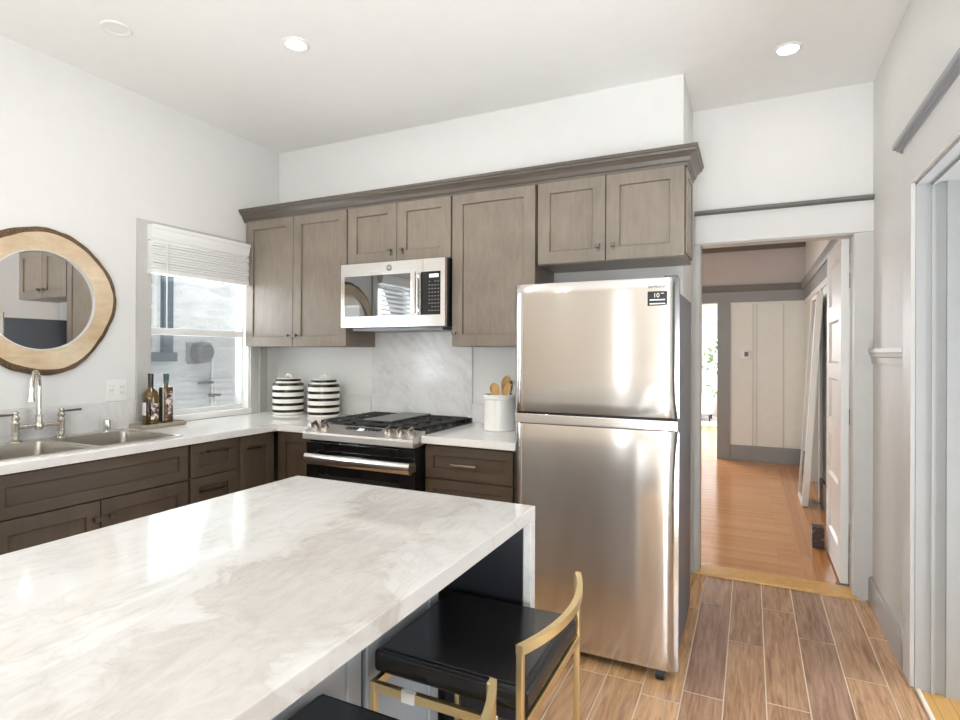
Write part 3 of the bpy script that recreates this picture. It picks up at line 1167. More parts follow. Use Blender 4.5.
# base cabinets
BD = 0.6275           # door faces on the stove wall
LD = 0.6215           # door faces on the sink wall
TK = CT - 0.040       # underside of the worktop
def base_cabinet(label, mp, a0, a1, fronts, D, skip_side=None):
    c = mp((a0 + a1) / 2, 0, 0)
    t = thing('base_cabinet', label, 'cabinet', c)
    b = new()
    mbox(b, mp, a0 + 0.001, a1 - 0.001, 0.004, D - 0.021, 0.10, TK - 0.001 if not skip_side else skip_side)
    mbox(b, mp, a0 + 0.001, a1 - 0.001, 0.004, D - 0.08, 0.0, 0.10)
    if skip_side:      # hollow under the sink: front rail only
        mbox(b, mp, a0 + 0.001, a1 - 0.001, D - 0.05, D - 0.021, skip_side, TK - 0.001)
    obj('carcass', b, 'base_wood', t)
    for (nm, f0, f1, z0, z1, hw) in fronts:
        mt = 'base_wood' if nm == 'door' else ('base_wood_x' if mp is back_map else 'base_wood_y')
        d = obj(nm, shaker(new(), mp, f0, f1, z0, z1, D - 0.0205, st=0.05 if z1 - z0 < 0.3 else 0.06), mt, t)
        if hw and hw[0] == 'k':
            knob(mp, hw[1], hw[2], D, d)
        elif hw:
            pull(mp, hw[1], hw[2], hw[3], D, d, hw[4] if len(hw) > 4 else 'nickel_dark')
    return t


base_cabinet('wide dark sink cabinet with a long false front over two doors', left_map, -2.10, -1.231,
             [('false_front', -2.094, -1.237, 0.695, 0.872, None), ('door', -2.094, -1.681, 0.11, 0.688, ('k', -1.705, 0.61)), ('door', -1.677, -1.237, 0.11, 0.688, ('k', -1.637, 0.61))], LD, 0.70)
base_cabinet('narrow dark three-drawer base cabinet beside the sink cabinet', left_map, -1.229, -0.925,
             [('drawer', -1.223, -0.935, 0.697, 0.872, ('p', -1.135, -1.0, 0.826)), ('drawer', -1.223, -0.935, 0.41, 0.690, ('p', -1.175, -1.03, 0.617)), ('drawer', -1.223, -0.935, 0.11, 0.403, ('p', -1.135, -1.0, 0.33))], LD)
base_cabinet('dark corner base cabinet with one door on the sink wall', left_map, -0.921, -0.632,
             [('door', -0.898, -0.648, 0.11, 0.872, ('p', -0.86, -0.76, 0.80))], LD)
base_cabinet('slim dark base cabinet tucked between the corner and the stove', back_map, 0.626, 0.918,
             [('door', 0.634, 0.912, 0.11, 0.872, None)], BD)
base_cabinet('dark drawer base cabinet between stove and refrigerator', back_map, 1.690, 2.262,
             [('drawer', 1.696, 2.207, 0.697, 0.868, ('p', 1.865, 2.015, 0.781, 'nickel')), ('drawer', 1.696, 2.207, 0.41, 0.690, ('p', 1.865, 2.015, 0.56, 'nickel')), ('drawer', 1.696, 2.207, 0.11, 0.403, ('p', 1.865, 2.015, 0.26, 'nickel'))], BD)
base_cabinet('dark base cabinet beyond the sink cabinet along the sink wall', left_map, -3.0, -2.104,
             [('drawer', -2.994, -2.11, 0.697, 0.872, ('p', -2.62, -2.47, 0.785)), ('door', -2.994, -2.554, 0.11, 0.688, ('k', -2.58, 0.61)), ('door', -2.550, -2.11, 0.11, 0.688, ('k', -2.52, 0.61))], LD)

# worktops
SX0, SX1, SY0, SY1 = 0.030, 0.575, -2.075, -1.235       # sink cut-out
wt = new()
z0, z1 = TK, CT
def flat_cells(bm, xs, ys, keep, z0, z1):
    for i in range(len(xs) - 1):
        for j in range(len(ys) - 1):
            if keep(i, j):
                bx(bm, xs[i], xs[i + 1], ys[j], ys[j + 1], z0, z1)
xs = [0.0015, SX0 + 0.014, SX1 - 0.014, 0.6475, 0.9205]
ys = [-3.0, SY0 + 0.014, SY1 - 0.014, -0.6536, -0.0015]
def slab(bm, xs, ys, keep, z0, z1):
    def K(i, j):
        return 0 <= i < len(xs) - 1 and 0 <= j < len(ys) - 1 and keep(i, j)
    for i in range(len(xs) - 1):
        for j in range(len(ys) - 1):
            if not K(i, j):
                continue
            A, B, C, D = xs[i], xs[i + 1], ys[j], ys[j + 1]
            def F(*c):
                bm.faces.new([bm.verts.new(q) for q in c])
            F((A, C, z1), (B, C, z1), (B, D, z1), (A, D, z1))
            F((A, C, z0), (A, D, z0), (B, D, z0), (B, C, z0))
            if not K(i - 1, j):
                F((A, C, z0), (A, C, z1), (A, D, z1), (A, D, z0))
            if not K(i + 1, j):
                F((B, C, z0), (B, D, z0), (B, D, z1), (B, C, z1))
            if not K(i, j - 1):
                F((A, C, z0), (B, C, z0), (B, C, z1), (A, C, z1))
            if not K(i, j + 1):
                F((A, D, z0), (A, D, z1), (B, D, z1), (B, D, z0))
    bmesh.ops.remove_doubles(bm, verts=bm.verts[:], dist=1e-5)
slab(wt, xs, ys, lambda i, j: not (i == 1 and j == 1) and not (i == 3 and j < 3), z0, z1)
o = tag(obj('worktop', wt, 'worktop_marble'), 'white marble L-shaped worktop running from the sink to the stove', 'worktop')
edge_bevel(o, 0.003)
tag(obj('worktop', box(1.682, 2.272, -0.6536, -0.0015, TK, CT, 0.003), 'worktop_marble'), 'short white marble worktop between stove and refrigerator', 'worktop')

# backsplashes
tag(obj('backsplash', box(0.001, 0.018, -3.0, -1.123, CT + 0.0005, 1.079, 0.002), 'splash_marble'), 'low marble backsplash behind the sink faucet', 'backsplash')
tag(obj('backsplash', box(0.014, 0.888, -0.019, -0.001, CT + 0.0005, 1.066, 0.002), 'splash_marble'), 'low marble backsplash behind the striped canisters', 'backsplash')
tag(obj('backsplash', box(0.890, 1.672, -0.018, -0.001, CT + 0.0005, 1.53, 0.001), 'slab_marble'), 'tall veined marble slab on the wall between stove and microwave', 'backsplash')
tag(obj('backsplash', box(1.674, 2.26, -0.019, -0.001, CT + 0.0005, 1.046, 0.002), 'splash_marble'), 'low marble backsplash behind the utensil crock', 'backsplash')

# ---------------------------------------------------------------- sink and faucet
sk = thing('sink', 'stainless steel double bowl sink set in the white worktop', 'sink', ((SX0 + SX1) / 2, (SY0 + SY1) / 2, CT))
rm = new()
yd = -1.655
bowls = [(SY0 + 0.022, yd - 0.016), (yd + 0.016, SY1 - 0.022)]
bxs = (0.125, SX1 - 0.022)
slab(rm, [SX0, bxs[0], bxs[1], SX1], [SY0, bowls[0][0], bowls[0][1], bowls[1][0], bowls[1][1], SY1], lambda i, j: not (i == 1 and j in (1, 3)), CT + 0.0003, CT + 0.004)
obj('rim', rm, 'steel_sink', sk)
for ya, yb in bowls:
    b = new()
    def rr(x0, x1, y0, y1, r, z, k=5):
        out = []
        for cx_, cy_, a in ((x1 - r, y1 - r, 0), (x0 + r, y1 - r, PI / 2), (x0 + r, y0 + r, PI), (x1 - r, y0 + r, 1.5 * PI)):
            for q in range(k + 1):
                t_ = a + q * PI / 2 / k
                out.append(b.verts.new((cx_ + r * math.cos(t_), cy_ + r * math.sin(t_), z)))
        return out
    L = [rr(bxs[0] - 0.004, bxs[1] + 0.004, ya - 0.004, yb + 0.004, 0.03, CT + 0.002), rr(bxs[0], bxs[1], ya, yb, 0.035, CT - 0.006), rr(bxs[0] + 0.004, bxs[1] - 0.004, ya + 0.004, yb - 0.004, 0.05, CT - 0.165),
         rr(bxs[0] + 0.03, bxs[1] - 0.03, ya + 0.03, yb - 0.03, 0.05, CT - 0.19)]
    for A, B in zip(L, L[1:]):
        for i in range(len(A)):
            j = (i + 1) % len(A)
            b.faces.new((A[i], A[j], B[j], B[i]))
    b.faces.new(L[-1])
    bo = obj('bowl', b, 'steel_sink', sk)
    dr = new()
    lathe(dr, [(0, 0.003), (0.02, 0.002), (0.04, 0.004), (0.045, 0.001)], ((bxs[0] + bxs[1]) / 2, (ya + yb) / 2, CT - 0.19), 20)
    obj('drain', dr, 'chrome', bo)

fx, fy0, fy1, fys = 0.077, -1.757, -1.556, -1.658
fz = CT + 0.0042
ft = thing('bridge_faucet', 'polished nickel bridge faucet with gooseneck spout and two levers', 'faucet', (fx, fys, fz))
for fy in (fy0, fy1):
    c = new()
    lathe(c, [(0, 0), (0.030, 0), (0.030, 0.004), (0.022, 0.009), (0.015, 0.014), (0.015, 0.03), (0.020, 0.034), (0.020, 0.038), (0.015, 0.043), (0.0165, 0.085), (0.019, 0.09), (0.014, 0.096), (0.013, 0.104), (0.017, 0.108), (0.018, 0.118), (0.012, 0.126), (0.010, 0.133), (0.014, 0.139), (0.012, 0.148), (0, 0.151)], (fx, fy, fz), 20)
    o = obj('valve_column', c, 'nickel', ft)
    s = -1 if fy == fy0 else 1
    hl = new()
    tube(hl, [(fx, fy, fz + 0.131), (fx, fy + s * 0.02, fz + 0.132), (fx, fy + s * 0.095, fz + 0.134)], [0.005, 0.005, 0.0065], 10)
    obj('lever', hl, 'nickel_dark', o)
b = new()
tube(b, [(fx, fy0, fz + 0.07), (fx, fy1, fz + 0.07)], 0.0105, 14)
lathe(b, [(0, -0.02), (0.016, -0.02), (0.019, -0.008), (0.019, 0.012), (0.014, 0.02), (0.0145, 0.045), (0.018, 0.05), (0.013, 0.056), (0, 0.056)], (fx, fys, fz + 0.07), 18)
obj('bridge', b, 'nickel', ft)
b = new()
pts = [(fx, fys, fz + 0.11), (fx, fys, fz + 0.26)]
dirx, diry, Rr = 0.80, -0.60, 0.075
zc = fz + 0.265
for k in range(1, 13):
    a = PI * k / 12 * 1.06
    h = Rr * (1 - math.cos(a))
    pts.append((fx + dirx * h, fys + diry * h, zc + Rr * math.sin(a)))
pts.append((pts[-1][0] - 0.002 * dirx, pts[-1][1], pts[-1][2] - 0.035))
tube(b, pts, 0.0105, 14)
p = pts[-1]
cyl(b, (p[0], p[1], p[2] + 0.004), (p[0], p[1], p[2] - 0.016), 0.0135, seg=14)
obj('spout', b, 'nickel', ft)
g = new()
lathe(g, [(0, 0), (0.022, 0), (0.022, 0.004), (0.018, 0.006), (0.018, 0.056), (0.015, 0.061), (0, 0.062)], (0.062, -1.318, fz), 20)
tag(obj('air_gap_cap', g, 'chrome'), 'short chrome air gap cap on the sink deck', 'fitting')

# ---------------------------------------------------------------- things by the sink
tr = new()
prof = []
for cx_, cy_, a in ((0.145, -0.93, 0), (0.058, -0.93, PI / 2), (0.058, -1.155, PI), (0.145, -1.155, 1.5 * PI)):
    for q in range(7):
        t_ = a + q * PI / 12
        prof.append((cx_ + 0.03 * math.cos(t_), cy_ + 0.03 * math.sin(t_)))
def grow(pr, s):
    cx_, cy_ = 0.1015, -1.0425
    return [(cx_ + (x - cx_) * (1 + s / 0.07), cy_ + (y - cy_) * (1 + s / 0.14)) for x, y in pr]
lv = [(grow(prof, -0.004), CT + 0.001), (prof, CT + 0.006), (prof, CT + 0.022), (grow(prof, -0.003), CT + 0.025), (grow(prof, -0.009), CT + 0.025), (grow(prof, -0.011), CT + 0.018)]
rings = [[tr.verts.new((x, y, z)) for x, y in pr] for pr, z in lv]
for A, B in zip(rings, rings[1:]):
    for i in range(len(A)):
        j = (i + 1) % len(A)
        tr.faces.new((A[i], A[j], B[j], B[i]))
tr.faces.new(rings[0][::-1])
tr.faces.new(rings[-1])
tag(obj('serving_tray', tr, 'stone_tray'), 'pale stone tray with rounded ends under two oil bottles', 'tray')
bz = CT + 0.0185
b1 = thing('oil_bottle', 'dark round oil bottle with long black neck on the stone tray', 'bottle', (0.10, -1.092, bz))
b = new()
lathe(b, [(0, 0), (0.040, 0), (0.043, 0.004), (0.043, 0.155), (0.040, 0.175), (0.030, 0.195), (0.018, 0.21), (0.0135, 0.225), (0.0135, 0.235), (0, 0.235)], (0.10, -1.092, bz), 28)
obj('glass_body', b, 'glass_oil', b1)
b = new()
lathe(b, [(0, 0.205), (0.0155, 0.215), (0.0150, 0.288), (0.0160, 0.29), (0.0160, 0.297), (0, 0.298)], (0.10, -1.092, bz), 20)
obj('neck_sleeve', b, 'black_enamel', b1)
def wrap(cx_, cy_, r, z0, z1, a0, a1, k=14):
    b = new()
    lo, hi = [], []
    for i in range(k + 1):
        a = a0 + (a1 - a0) * i / k
        lo.append(b.verts.new((cx_ + r * math.cos(a), cy_ + r * math.sin(a), z0)))
        hi.append(b.verts.new((cx_ + r * math.cos(a), cy_ + r * math.sin(a), z1)))
    for i in range(k):
        b.faces.new((lo[i], lo[i + 1], hi[i + 1], hi[i]))
    return b
obj('label_wrap', wrap(0.10, -1.092, 0.0436, bz + 0.03, bz + 0.125, -0.55, 0.9), 'label_print', b1)
obj('back_label', wrap(0.10, -1.092, 0.0436, bz + 0.055, bz + 0.13, -2.0, -1.15), 'label_white', b1)
obj('dark_band', wrap(0.10, -1.092, 0.0434, bz + 0.0, bz + 0.15, -1.15, -0.55), 'glass_dark', b1)
b2 = thing('oil_bottle', 'square-shouldered amber oil bottle with a teal cap on the stone tray', 'bottle', (0.10, -0.995, bz))
b = box(0.070, 0.130, -1.025, -0.965, bz, bz + 0.215, 0.010, 3)
lathe(b, [(0, 0.205), (0.015, 0.214), (0.0125, 0.22), (0.0125, 0.245), (0, 0.245)], (0.10, -0.995, bz), 18)
obj('glass_body', b, 'glass_oil', b2)
b = new()
lathe(b, [(0, 0.238), (0.0155, 0.238), (0.0155, 0.252), (0.013, 0.256), (0.0165, 0.262), (0.0165, 0.294), (0, 0.296)], (0.10, -0.995, bz), 18)
obj('cap', b, 'cap_teal', b2)
obj('label_wrap', box(0.1295, 0.1308, -1.018, -0.972, bz + 0.02, bz + 0.19), 'label_print', b2)
obj('dark_side', box(0.077, 0.112, -1.0258, -1.0245, bz + 0.015, bz + 0.205), 'glass_dark', b2)
obj('spine_stripe', box(0.112, 0.123, -1.0262, -1.0247, bz + 0.012, bz + 0.208), 'label_white', b2)

# wall outlet by the window
ol = thing('wall_outlet', 'white double switch and socket plate above the sink backsplash', 'outlet', (0, -1.232, 1.145))
obj('plate', box(0.0005, 0.007, -1.290, -1.174, 1.084, 1.204, 0.002), 'white_plastic', ol)
for k, yy in enumerate((-1.262, -1.203)):
    r = box(0.007, 0.010, yy - 0.017, yy + 0.017, 1.110, 1.178, 0.001)
    ro = obj('insert', r, 'ceramic', ol)
    for zz in ((1.128, 1.160) if k == 1 else (1.144,)):
        s = new()
        for dy in (-0.006, 0.006):
            bx(s, 0.0098, 0.0104, yy + dy - 0.0012, yy + dy + 0.0012, zz - 0.005, zz + 0.005)
        obj('slot_marks', s, 'ink_grey', ro)

# round mirror framed by a live-edge slice of wood
MY, MZ = -1.622, 1.623
mt = thing('round_mirror', 'round mirror set in a bark-edged slice of pale wood', 'mirror', (0, MY, MZ))
KS = 120
def slab_r(a):
    # a measured from +y towards +z
    base = 0.356 + 0.016 * math.cos(a) - 0.012 * math.cos(2 * a) * 1.0 + 0.008 * math.sin(3 * a + 0.6) + 0.006 * math.sin(5 * a + 1.0)
    return base
rng = random.Random(3)
jit = [rng.uniform(-1, 1) for _ in range(KS)]
jit = [(jit[i - 1] + jit[i] * 1.5 + jit[(i + 1) % KS]) / 3.5 for i in range(KS)]
RI = 0.256
b = new()
ringsd = []
for (fr, x) in ((0, 0.002), (0, 0.030), (1, 0.034), (2, 0.034), (2, 0.002)):
    L = []
    for i in range(KS):
        a = 2 * PI * i / KS
        r = {0: slab_r(a) - 0.016 + jit[i] * 0.003, 1: slab_r(a) - 0.019 + jit[i] * 0.003, 2: RI}[fr]
        L.append(b.verts.new((x, MY + r * math.cos(a), MZ + r * math.sin(a))))
    ringsd.append(L)
for A, B in zip(ringsd, ringsd[1:] + ringsd[:1]):
    for i in range(KS):
        j = (i + 1) % KS
        b.faces.new((A[i], A[j], B[j], B[i]))
obj('wood_frame', b, 'mirror_wood', mt)
b = new()
ringsd = []
for q, x in ((-0.013, 0.001), (0.006, 0.004), (0.009, 0.014), (0.004, 0.024), (-0.012, 0.0335), (-0.019, 0.0345)):
    L = []
    for i in range(KS):
        a = 2 * PI * i / KS
        jj = jit[(i + int(x * 900)) % KS] * 0.006 if q > -0.012 else jit[i] * 0.003
        r = slab_r(a) + q + jj
        L.append(b.verts.new((x, MY + r * math.cos(a), MZ + r * math.sin(a))))
    ringsd.append(L)
for A, B in zip(ringsd, ringsd[1:] + ringsd[:1]):
    for i in range(KS):
        j = (i + 1) % KS
        b.faces.new((A[i], A[j], B[j], B[i]))
obj('bark_edge', b, 'bark', mt)
b = new()
lathe(b, [(RI - 0.001, 0.034), (RI - 0.003, 0.0365), (RI - 0.005, 0.0365), (RI - 0.007, 0.03), (RI - 0.007, 0.02), (RI - 0.001, 0.02), (RI - 0.001, 0.034)], (0, MY, MZ), 64, 'x')
obj('inner_lip', b, 'trim_white', mt)
b = new()
lathe(b, [(0, 0.024), (RI - 0.008, 0.024), (RI - 0.008, 0.02), (0, 0.02)], (0, MY, MZ), 64, 'x')
obj('mirror_glass', b, 'mirror_silver', mt)

# ---------------------------------------------------------------- canisters and crock
def canister(label, x, y, s=1.0):
    t = thing('striped_canister', label, 'canister', (x, y, CT + 0.0005), 'black and white striped canisters')
    r = 0.109 * s
    b = new()
    lathe(b, [(0, 0), (r * 0.93, 0), (r * 0.98, 0.006), (r, 0.02), (r, 0.20), (r * 0.985, 0.217), (r * 0.94, 0.224), (r * 0.80, 0.226), (0, 0.226)], (x, y, CT + 0.0005), 40)
    obj('jar', b, 'canister_glaze', t)
    b = new()
    lathe(b, [(0, 0.2265), (r * 0.78, 0.2265), (r * 0.80, 0.230), (r * 0.80, 0.252), (r * 0.74, 0.259), (0, 0.263)], (x, y, CT + 0.0005), 40)
    ld = obj('lid', b, 'canister_lid_glaze', t)
    b = new()
    pts = [(x + 0.028 * math.cos(PI * k / 8), y, CT + 0.258 + 0.027 * math.sin(PI * k / 8)) for k in range(9)]
    tube(b, pts, 0.007, 10)
    obj('handle', b, 'ceramic', ld)
    return t


canister('black and white striped lidded canister nearest the room corner', 0.268, -0.168)
canister('black and white striped lidded canister next to the stove', 0.598, -0.172)

ck = thing('utensil_crock', 'white ceramic crock of wooden spoons beside the fridge', 'crock', (1.968, -0.25, CT + 0.0005))
b = new()
lathe(b, [(0, 0), (0.088, 0), (0.094, 0.006), (0.092, 0.05), (0.087, 0.178), (0.094, 0.181), (0.096, 0.190), (0.096, 0.203), (0.092, 0.207), (0.080, 0.205), (0.078, 0.02), (0, 0.02)], (1.968, -0.25, CT + 0.0005), 40)
obj('jar', b, 'ceramic', ck)


def spoon(label, base, tip, bowl_w, bowl_l, mat, slot=False):
    base, tip = Vector(base), Vector(tip)
    d = (tip - base).normalized()
    t = thing('cooking_spoon', label, 'spoon', base)
    b = new()
    tube(b, [base, base + d * ((tip - base).length - bowl_l)], [0.005, 0.006], 10)
    obj('handle', b, mat, t)
    s, u = quad_frame(d)
    c = tip - d * bowl_l * 0.5
    b = new()
    side = Vector((0.94, 0.34, 0))
    side = (side - d * side.dot(d)).normalized()
    nrm = d.cross(side)
    K = 24
    def ringv(f, off):
        return [b.verts.new(c + d * (bowl_l / 2 * f * math.sin(2 * PI * i / K)) + side * (bowl_w / 2 * f * math.cos(2 * PI * i / K)) + nrm * off) for i in range(K)]
    L = [ringv(0.5, 0.012), ringv(0.85, 0.009), ringv(1, 0.002), ringv(1, -0.002), ringv(0.9, -0.001), ringv(0.55, 0.006)]
    for A, B in zip(L, L[1:]):
        for i in range(K):
            j = (i + 1) % K
            b.faces.new((A[i], A[j], B[j], B[i]))
    b.faces.new(L[0][::-1])
    b.faces.new(L[-1])
    obj('bowl', b, mat, t)
    return t


spoon('darker oval wooden spoon leaning at the far edge of the crock', (1.988, -0.25, CT + 0.03), (1.930, -0.26, CT + 0.272), 0.056, 0.075, 'wood_spoon')
spoon('pale tall wooden spoon in the middle of the crock', (1.975, -0.215, CT + 0.03), (2.000, -0.215, CT + 0.315), 0.062, 0.105, 'wood_spoon')
spoon('pale wooden spoon leaning towards the fridge', (1.950, -0.27, CT + 0.03), (2.032, -0.28, CT + 0.28), 0.05, 0.085, 'wood_spoon')
sv = thing('metal_ladle', 'dark-handled metal ladle in the crock beside the wooden spoons', 'ladle', (1.992, -0.240, CT + 0.03))
b = new()
tube(b, [(1.992, -0.240, CT + 0.03), (2.036, -0.228, CT + 0.26)], 0.006, 10)
obj('handle', b, 'black_enamel', sv)
b = new()
lathe(b, [(0, -0.024), (0.018, -0.02), (0.030, 0), (0.028, 0), (0.016, -0.016), (0, -0.02)], (2.042, -0.226, CT + 0.285), 20)
obj('bowl', b, 'chrome', sv)

# ---------------------------------------------------------------- microwave
MX0, MX1, MF = 0.927, 1.686, 0.395
mw = thing('microwave', 'stainless over-range microwave mounted under the short wall cabinet', 'microwave', ((MX0 + MX1) / 2, -0.2, 1.518))
b = box(MX0 + 0.004, MX1 - 0.002, -MF + 0.03, -0.02, 1.518, 1.921)
obj('body', b, 'black_enamel', mw)
b = box(MX0 + 0.05, MX1 - 0.05, -MF + 0.06, -0.04, 1.502, 1.518)
obj('vent_underside', b, 'grey_metal', mw)
door = obj('door', box(MX0, 1.533, -MF, -MF + 0.029, 1.520, 1.919, 0.003), 'steel_bright', mw)
obj('window', box(0.957, 1.470, -MF - 0.0015, -MF + 0.001, 1.588, 1.840), 'dark_glass', door)
cp = obj('control_panel', box(1.5335, MX1 - 0.004, -MF, -MF + 0.029, 1.520, 1.919, 0.003), 'steel_bright', mw)
obj('control_glass', box(1.520, 1.652, -MF - 0.002, -MF - 0.0003, 1.588, 1.842, 0.0008), 'black_gloss', cp)
obj('display', box(1.578, 1.640, -MF - 0.003, -MF - 0.0019, 1.806, 1.826), 'display_glow', cp)
b = new()
for r_ in range(9):
    for c_ in range(4):
        if random.random() < 0.12:
            continue
        xx, zz = 1.580 + c_ * 0.0195, 1.782 - r_ * 0.0212
        bx(b, xx - 0.0055, xx + 0.0055, -MF - 0.0028, -MF - 0.0018, zz - 0.0028, zz + 0.0028)
obj('keypad', b, 'ink_grey', cp)
b = box(1.474, 1.507, -MF - 0.045, -MF - 0.030, 1.590, 1.842, 0.004)
bx(b, 1.482, 1.499, -MF - 0.032, -MF, 1.605, 1.625)
bx(b, 1.482, 1.499, -MF - 0.032, -MF, 1.807, 1.827)
obj('handle', b, 'steel_bright', mw)
b = new()
lathe(b, [(0, -0.0008), (0.0185, -0.0008), (0.0185, -0.0022), (0.0165, -0.0028), (0.0150, -0.0012), (0, -0.0012)], (1.294, -MF, 1.880), 32, 'y')
em = obj('emblem', b, 'grey_metal', door)
obj('emblem_letters', text_bm('GE', 0.019, (1.294, -MF - 0.0022, 1.880), 'back'), 'ink_white', em)

# ---------------------------------------------------------------- range
GX0, GX1 = 0.925, 1.679
rg = thing('gas_range', 'stainless slide-in gas range with black oven door', 'stove', ((GX0 + GX1) / 2, -0.35, 0))
b = box(GX0 + 0.002, GX1 - 0.002, -0.66, -0.022, 0.06, 0.905)
bx(b, GX0 + 0.02, GX1 - 0.02, -0.62, -0.05, 0.0, 0.06)
obj('body', b, 'black_enamel', rg)
ck_ = box(GX0, GX1, -0.605, -0.020, 0.905, 0.926, 0.004)
cooktop = obj('cooktop', ck_, 'black_enamel', rg)
b = new()
prism(b, [(-0.602, 0.87), (-0.602, 0.938), (-0.615, 0.938), (-0.705, 0.909), (-0.720, 0.903), (-0.727, 0.893), (-0.727, 0.864), (-0.712, 0.860), (-0.66, 0.862)], 'x', GX0, GX1)
cpn = obj('control_panel', b, 'steel_satin', rg)
nrm = Vector((0, -0.335, 0.942)).normalized()
def on_slant(x, s, h=0.0):
    """point on the sloping panel, s = 0 front .. 1 back"""
    p = Vector((x, -0.705, 0.906)).lerp(Vector((x, -0.615, 0.938)), s)
    return p + nrm * h
for x in (0.960, 1.034, 1.482, 1.555, 1.628):
    k = new()
    cyl(k, on_slant(x, 0.5, 0), on_slant(x, 0.5, 0.008), 0.024, 0.024, 24)
    cyl(k, on_slant(x, 0.5, 0.008), on_slant(x, 0.5, 0.030), 0.021, 0.019, 24)
    kb = obj('knob', k, 'nickel', cpn)
    g = new()
    bar(g, on_slant(x, 0.27, 0.034), on_slant(x, 0.73, 0.034), 0.008, 0.010, 0.002)
    obj('grip', g, 'steel_bright', kb)
b = new()
A = [b.verts.new(on_slant(x, s, 0.0012)) for x, s in ((1.17, 0.12), (1.42, 0.12), (1.42, 0.88), (1.17, 0.88))]
b.faces.new(A)
obj('touch_panel', b, 'black_gloss', cpn)
b = new()
for (x0_, x1_, s0_, s1_) in ((1.265, 1.305, 0.5, 0.75),):
    b.faces.new([b.verts.new(on_slant(x, s, 0.002)) for x, s in ((x0_, s0_), (x1_, s0_), (x1_, s1_), (x0_, s1_))])
obj('clock_display', b, 'display_glow', cpn)
b = new()
for r_ in range(3):
    for c_ in range(9):
        if c_ in (3, 4) and r_ > 0:
            continue
        xx, ss = 1.185 + c_ * 0.0265, 0.26 + r_ * 0.22
        b.faces.new([b.verts.new(on_slant(x, s, 0.0018)) for x, s in ((xx, ss), (xx + 0.012, ss), (xx + 0.012, ss + 0.07), (xx, ss + 0.07))])
obj('touch_keys', b, 'ink_grey', cpn)
od = obj('oven_door', box(GX0 + 0.004, GX1 - 0.004, -0.70, -0.6605, 0.19, 0.845, 0.004), 'black_gloss', rg)
obj('oven_window', box(GX0 + 0.10, GX1 - 0.10, -0.7025, -0.6995, 0.32, 0.66, 0.001), 'black_enamel', od)
b = new()
prof = [(-0.742, 0.726)] + [(-0.752 - 0.020 * math.sin(PI * (0.08 + 0.84 * k / 10)), 0.726 + 0.062 * (0.5 - 0.5 * math.cos(PI * k / 10))) for k in range(11)] + [(-0.742, 0.788)]
prism(b, prof, 'x', GX0 + 0.048, GX1 + 0.002)
for x in (GX0 + 0.048, GX1 - 0.028):
    bx(b, x, x + 0.03, -0.744, -0.699, 0.735, 0.781, 0.002)
obj('oven_handle', b, 'steel_bright', od)
obj('storage_drawer', box(GX0 + 0.004, GX1 - 0.004, -0.695, -0.6605, 0.07, 0.182, 0.004), 'steel_bright', rg)
# grates: two burner grates and a middle griddle
def grate(x0, x1, y0, y1):
    b = new()
    zt, zb_ = 0.958, 0.944
    w = 0.011
    for x in (x0, x1 - w):
        bx(b, x, x + w, y0, y1, zb_, zt, 0.002, 1)
    for y in (y0, y1 - w, (y0 + y1 - w) / 2):
        bx(b, x0, x1, y, y + w, zb_, zt, 0.002, 1)
    xm = (x0 + x1 - w) / 2
    bx(b, xm, xm + w, y0, y1, zb_, zt, 0.002, 1)
    for q in (0.25, 0.75):
        yy = y0 + (y1 - y0) * q
        bx(b, x0, x1, yy - w / 2, yy + w / 2, zb_ + 0.002, zt + 0.002, 0.002, 1)
        for r_ in (0.125, -0.125):
            bx(b, x0, x0 + 0.075, yy + (y1 - y0) * r_ - w / 2, yy + (y1 - y0) * r_ + w / 2, zb_, zt, 0.002, 1)
            bx(b, x1 - 0.075, x1, yy + (y1 - y0) * r_ - w / 2, yy + (y1 - y0) * r_ + w / 2, zb_, zt, 0.002, 1)
    for x in (x0, x1 - w):
        for y in (y0, y1 - w):
            bx(b, x, x + w, y, y + w, 0.926, zb_)
    return b
gy0, gy1 = -0.585, -0.045
obj('grate', grate(GX0 + 0.012, GX0 + 0.258, gy0, gy1), 'cast_iron', rg)
obj('grate', grate(GX0 + 0.262, GX1 - 0.262, gy0, gy1), 'cast_iron', rg)
obj('grate', grate(GX1 - 0.258, GX1 - 0.022, gy0, gy1), 'cast_iron', rg)
obj('griddle', box(GX0 + 0.275, GX1 - 0.275, gy0 + 0.07, gy1 - 0.03, 0.961, 0.970, 0.003), 'griddle', rg)
obj('back_vent_trim', box(GX0, GX1, -0.043, -0.020, 0.926, 0.952, 0.003), 'black_enamel', rg)
for x in (GX0 + 0.135, GX1 - 0.135):
    for y in (-0.45, -0.18):
        k = new()
        lathe(k, [(0, 0.926), (0.045, 0.926), (0.045, 0.932), (0.036, 0.935), (0.036, 0.941), (0, 0.943)], (x, y, 0), 24)
        obj('burner', k, 'black_enamel', cooktop)

# ---------------------------------------------------------------- refrigerator
FX0, FX1 = 2.276, 3.009
FB0, FB1, FY = 2.290, 2.988, -0.79
fr = thing('refrigerator', 'stainless top-freezer refrigerator with grey sides', 'refrigerator', ((FX0 + FX1) / 2, -0.4, 0))
b = box(FB0, FB1, -0.755, -0.03, 0.03, 1.640, 0.004)
obj('cabinet', b, 'fridge_side', fr)


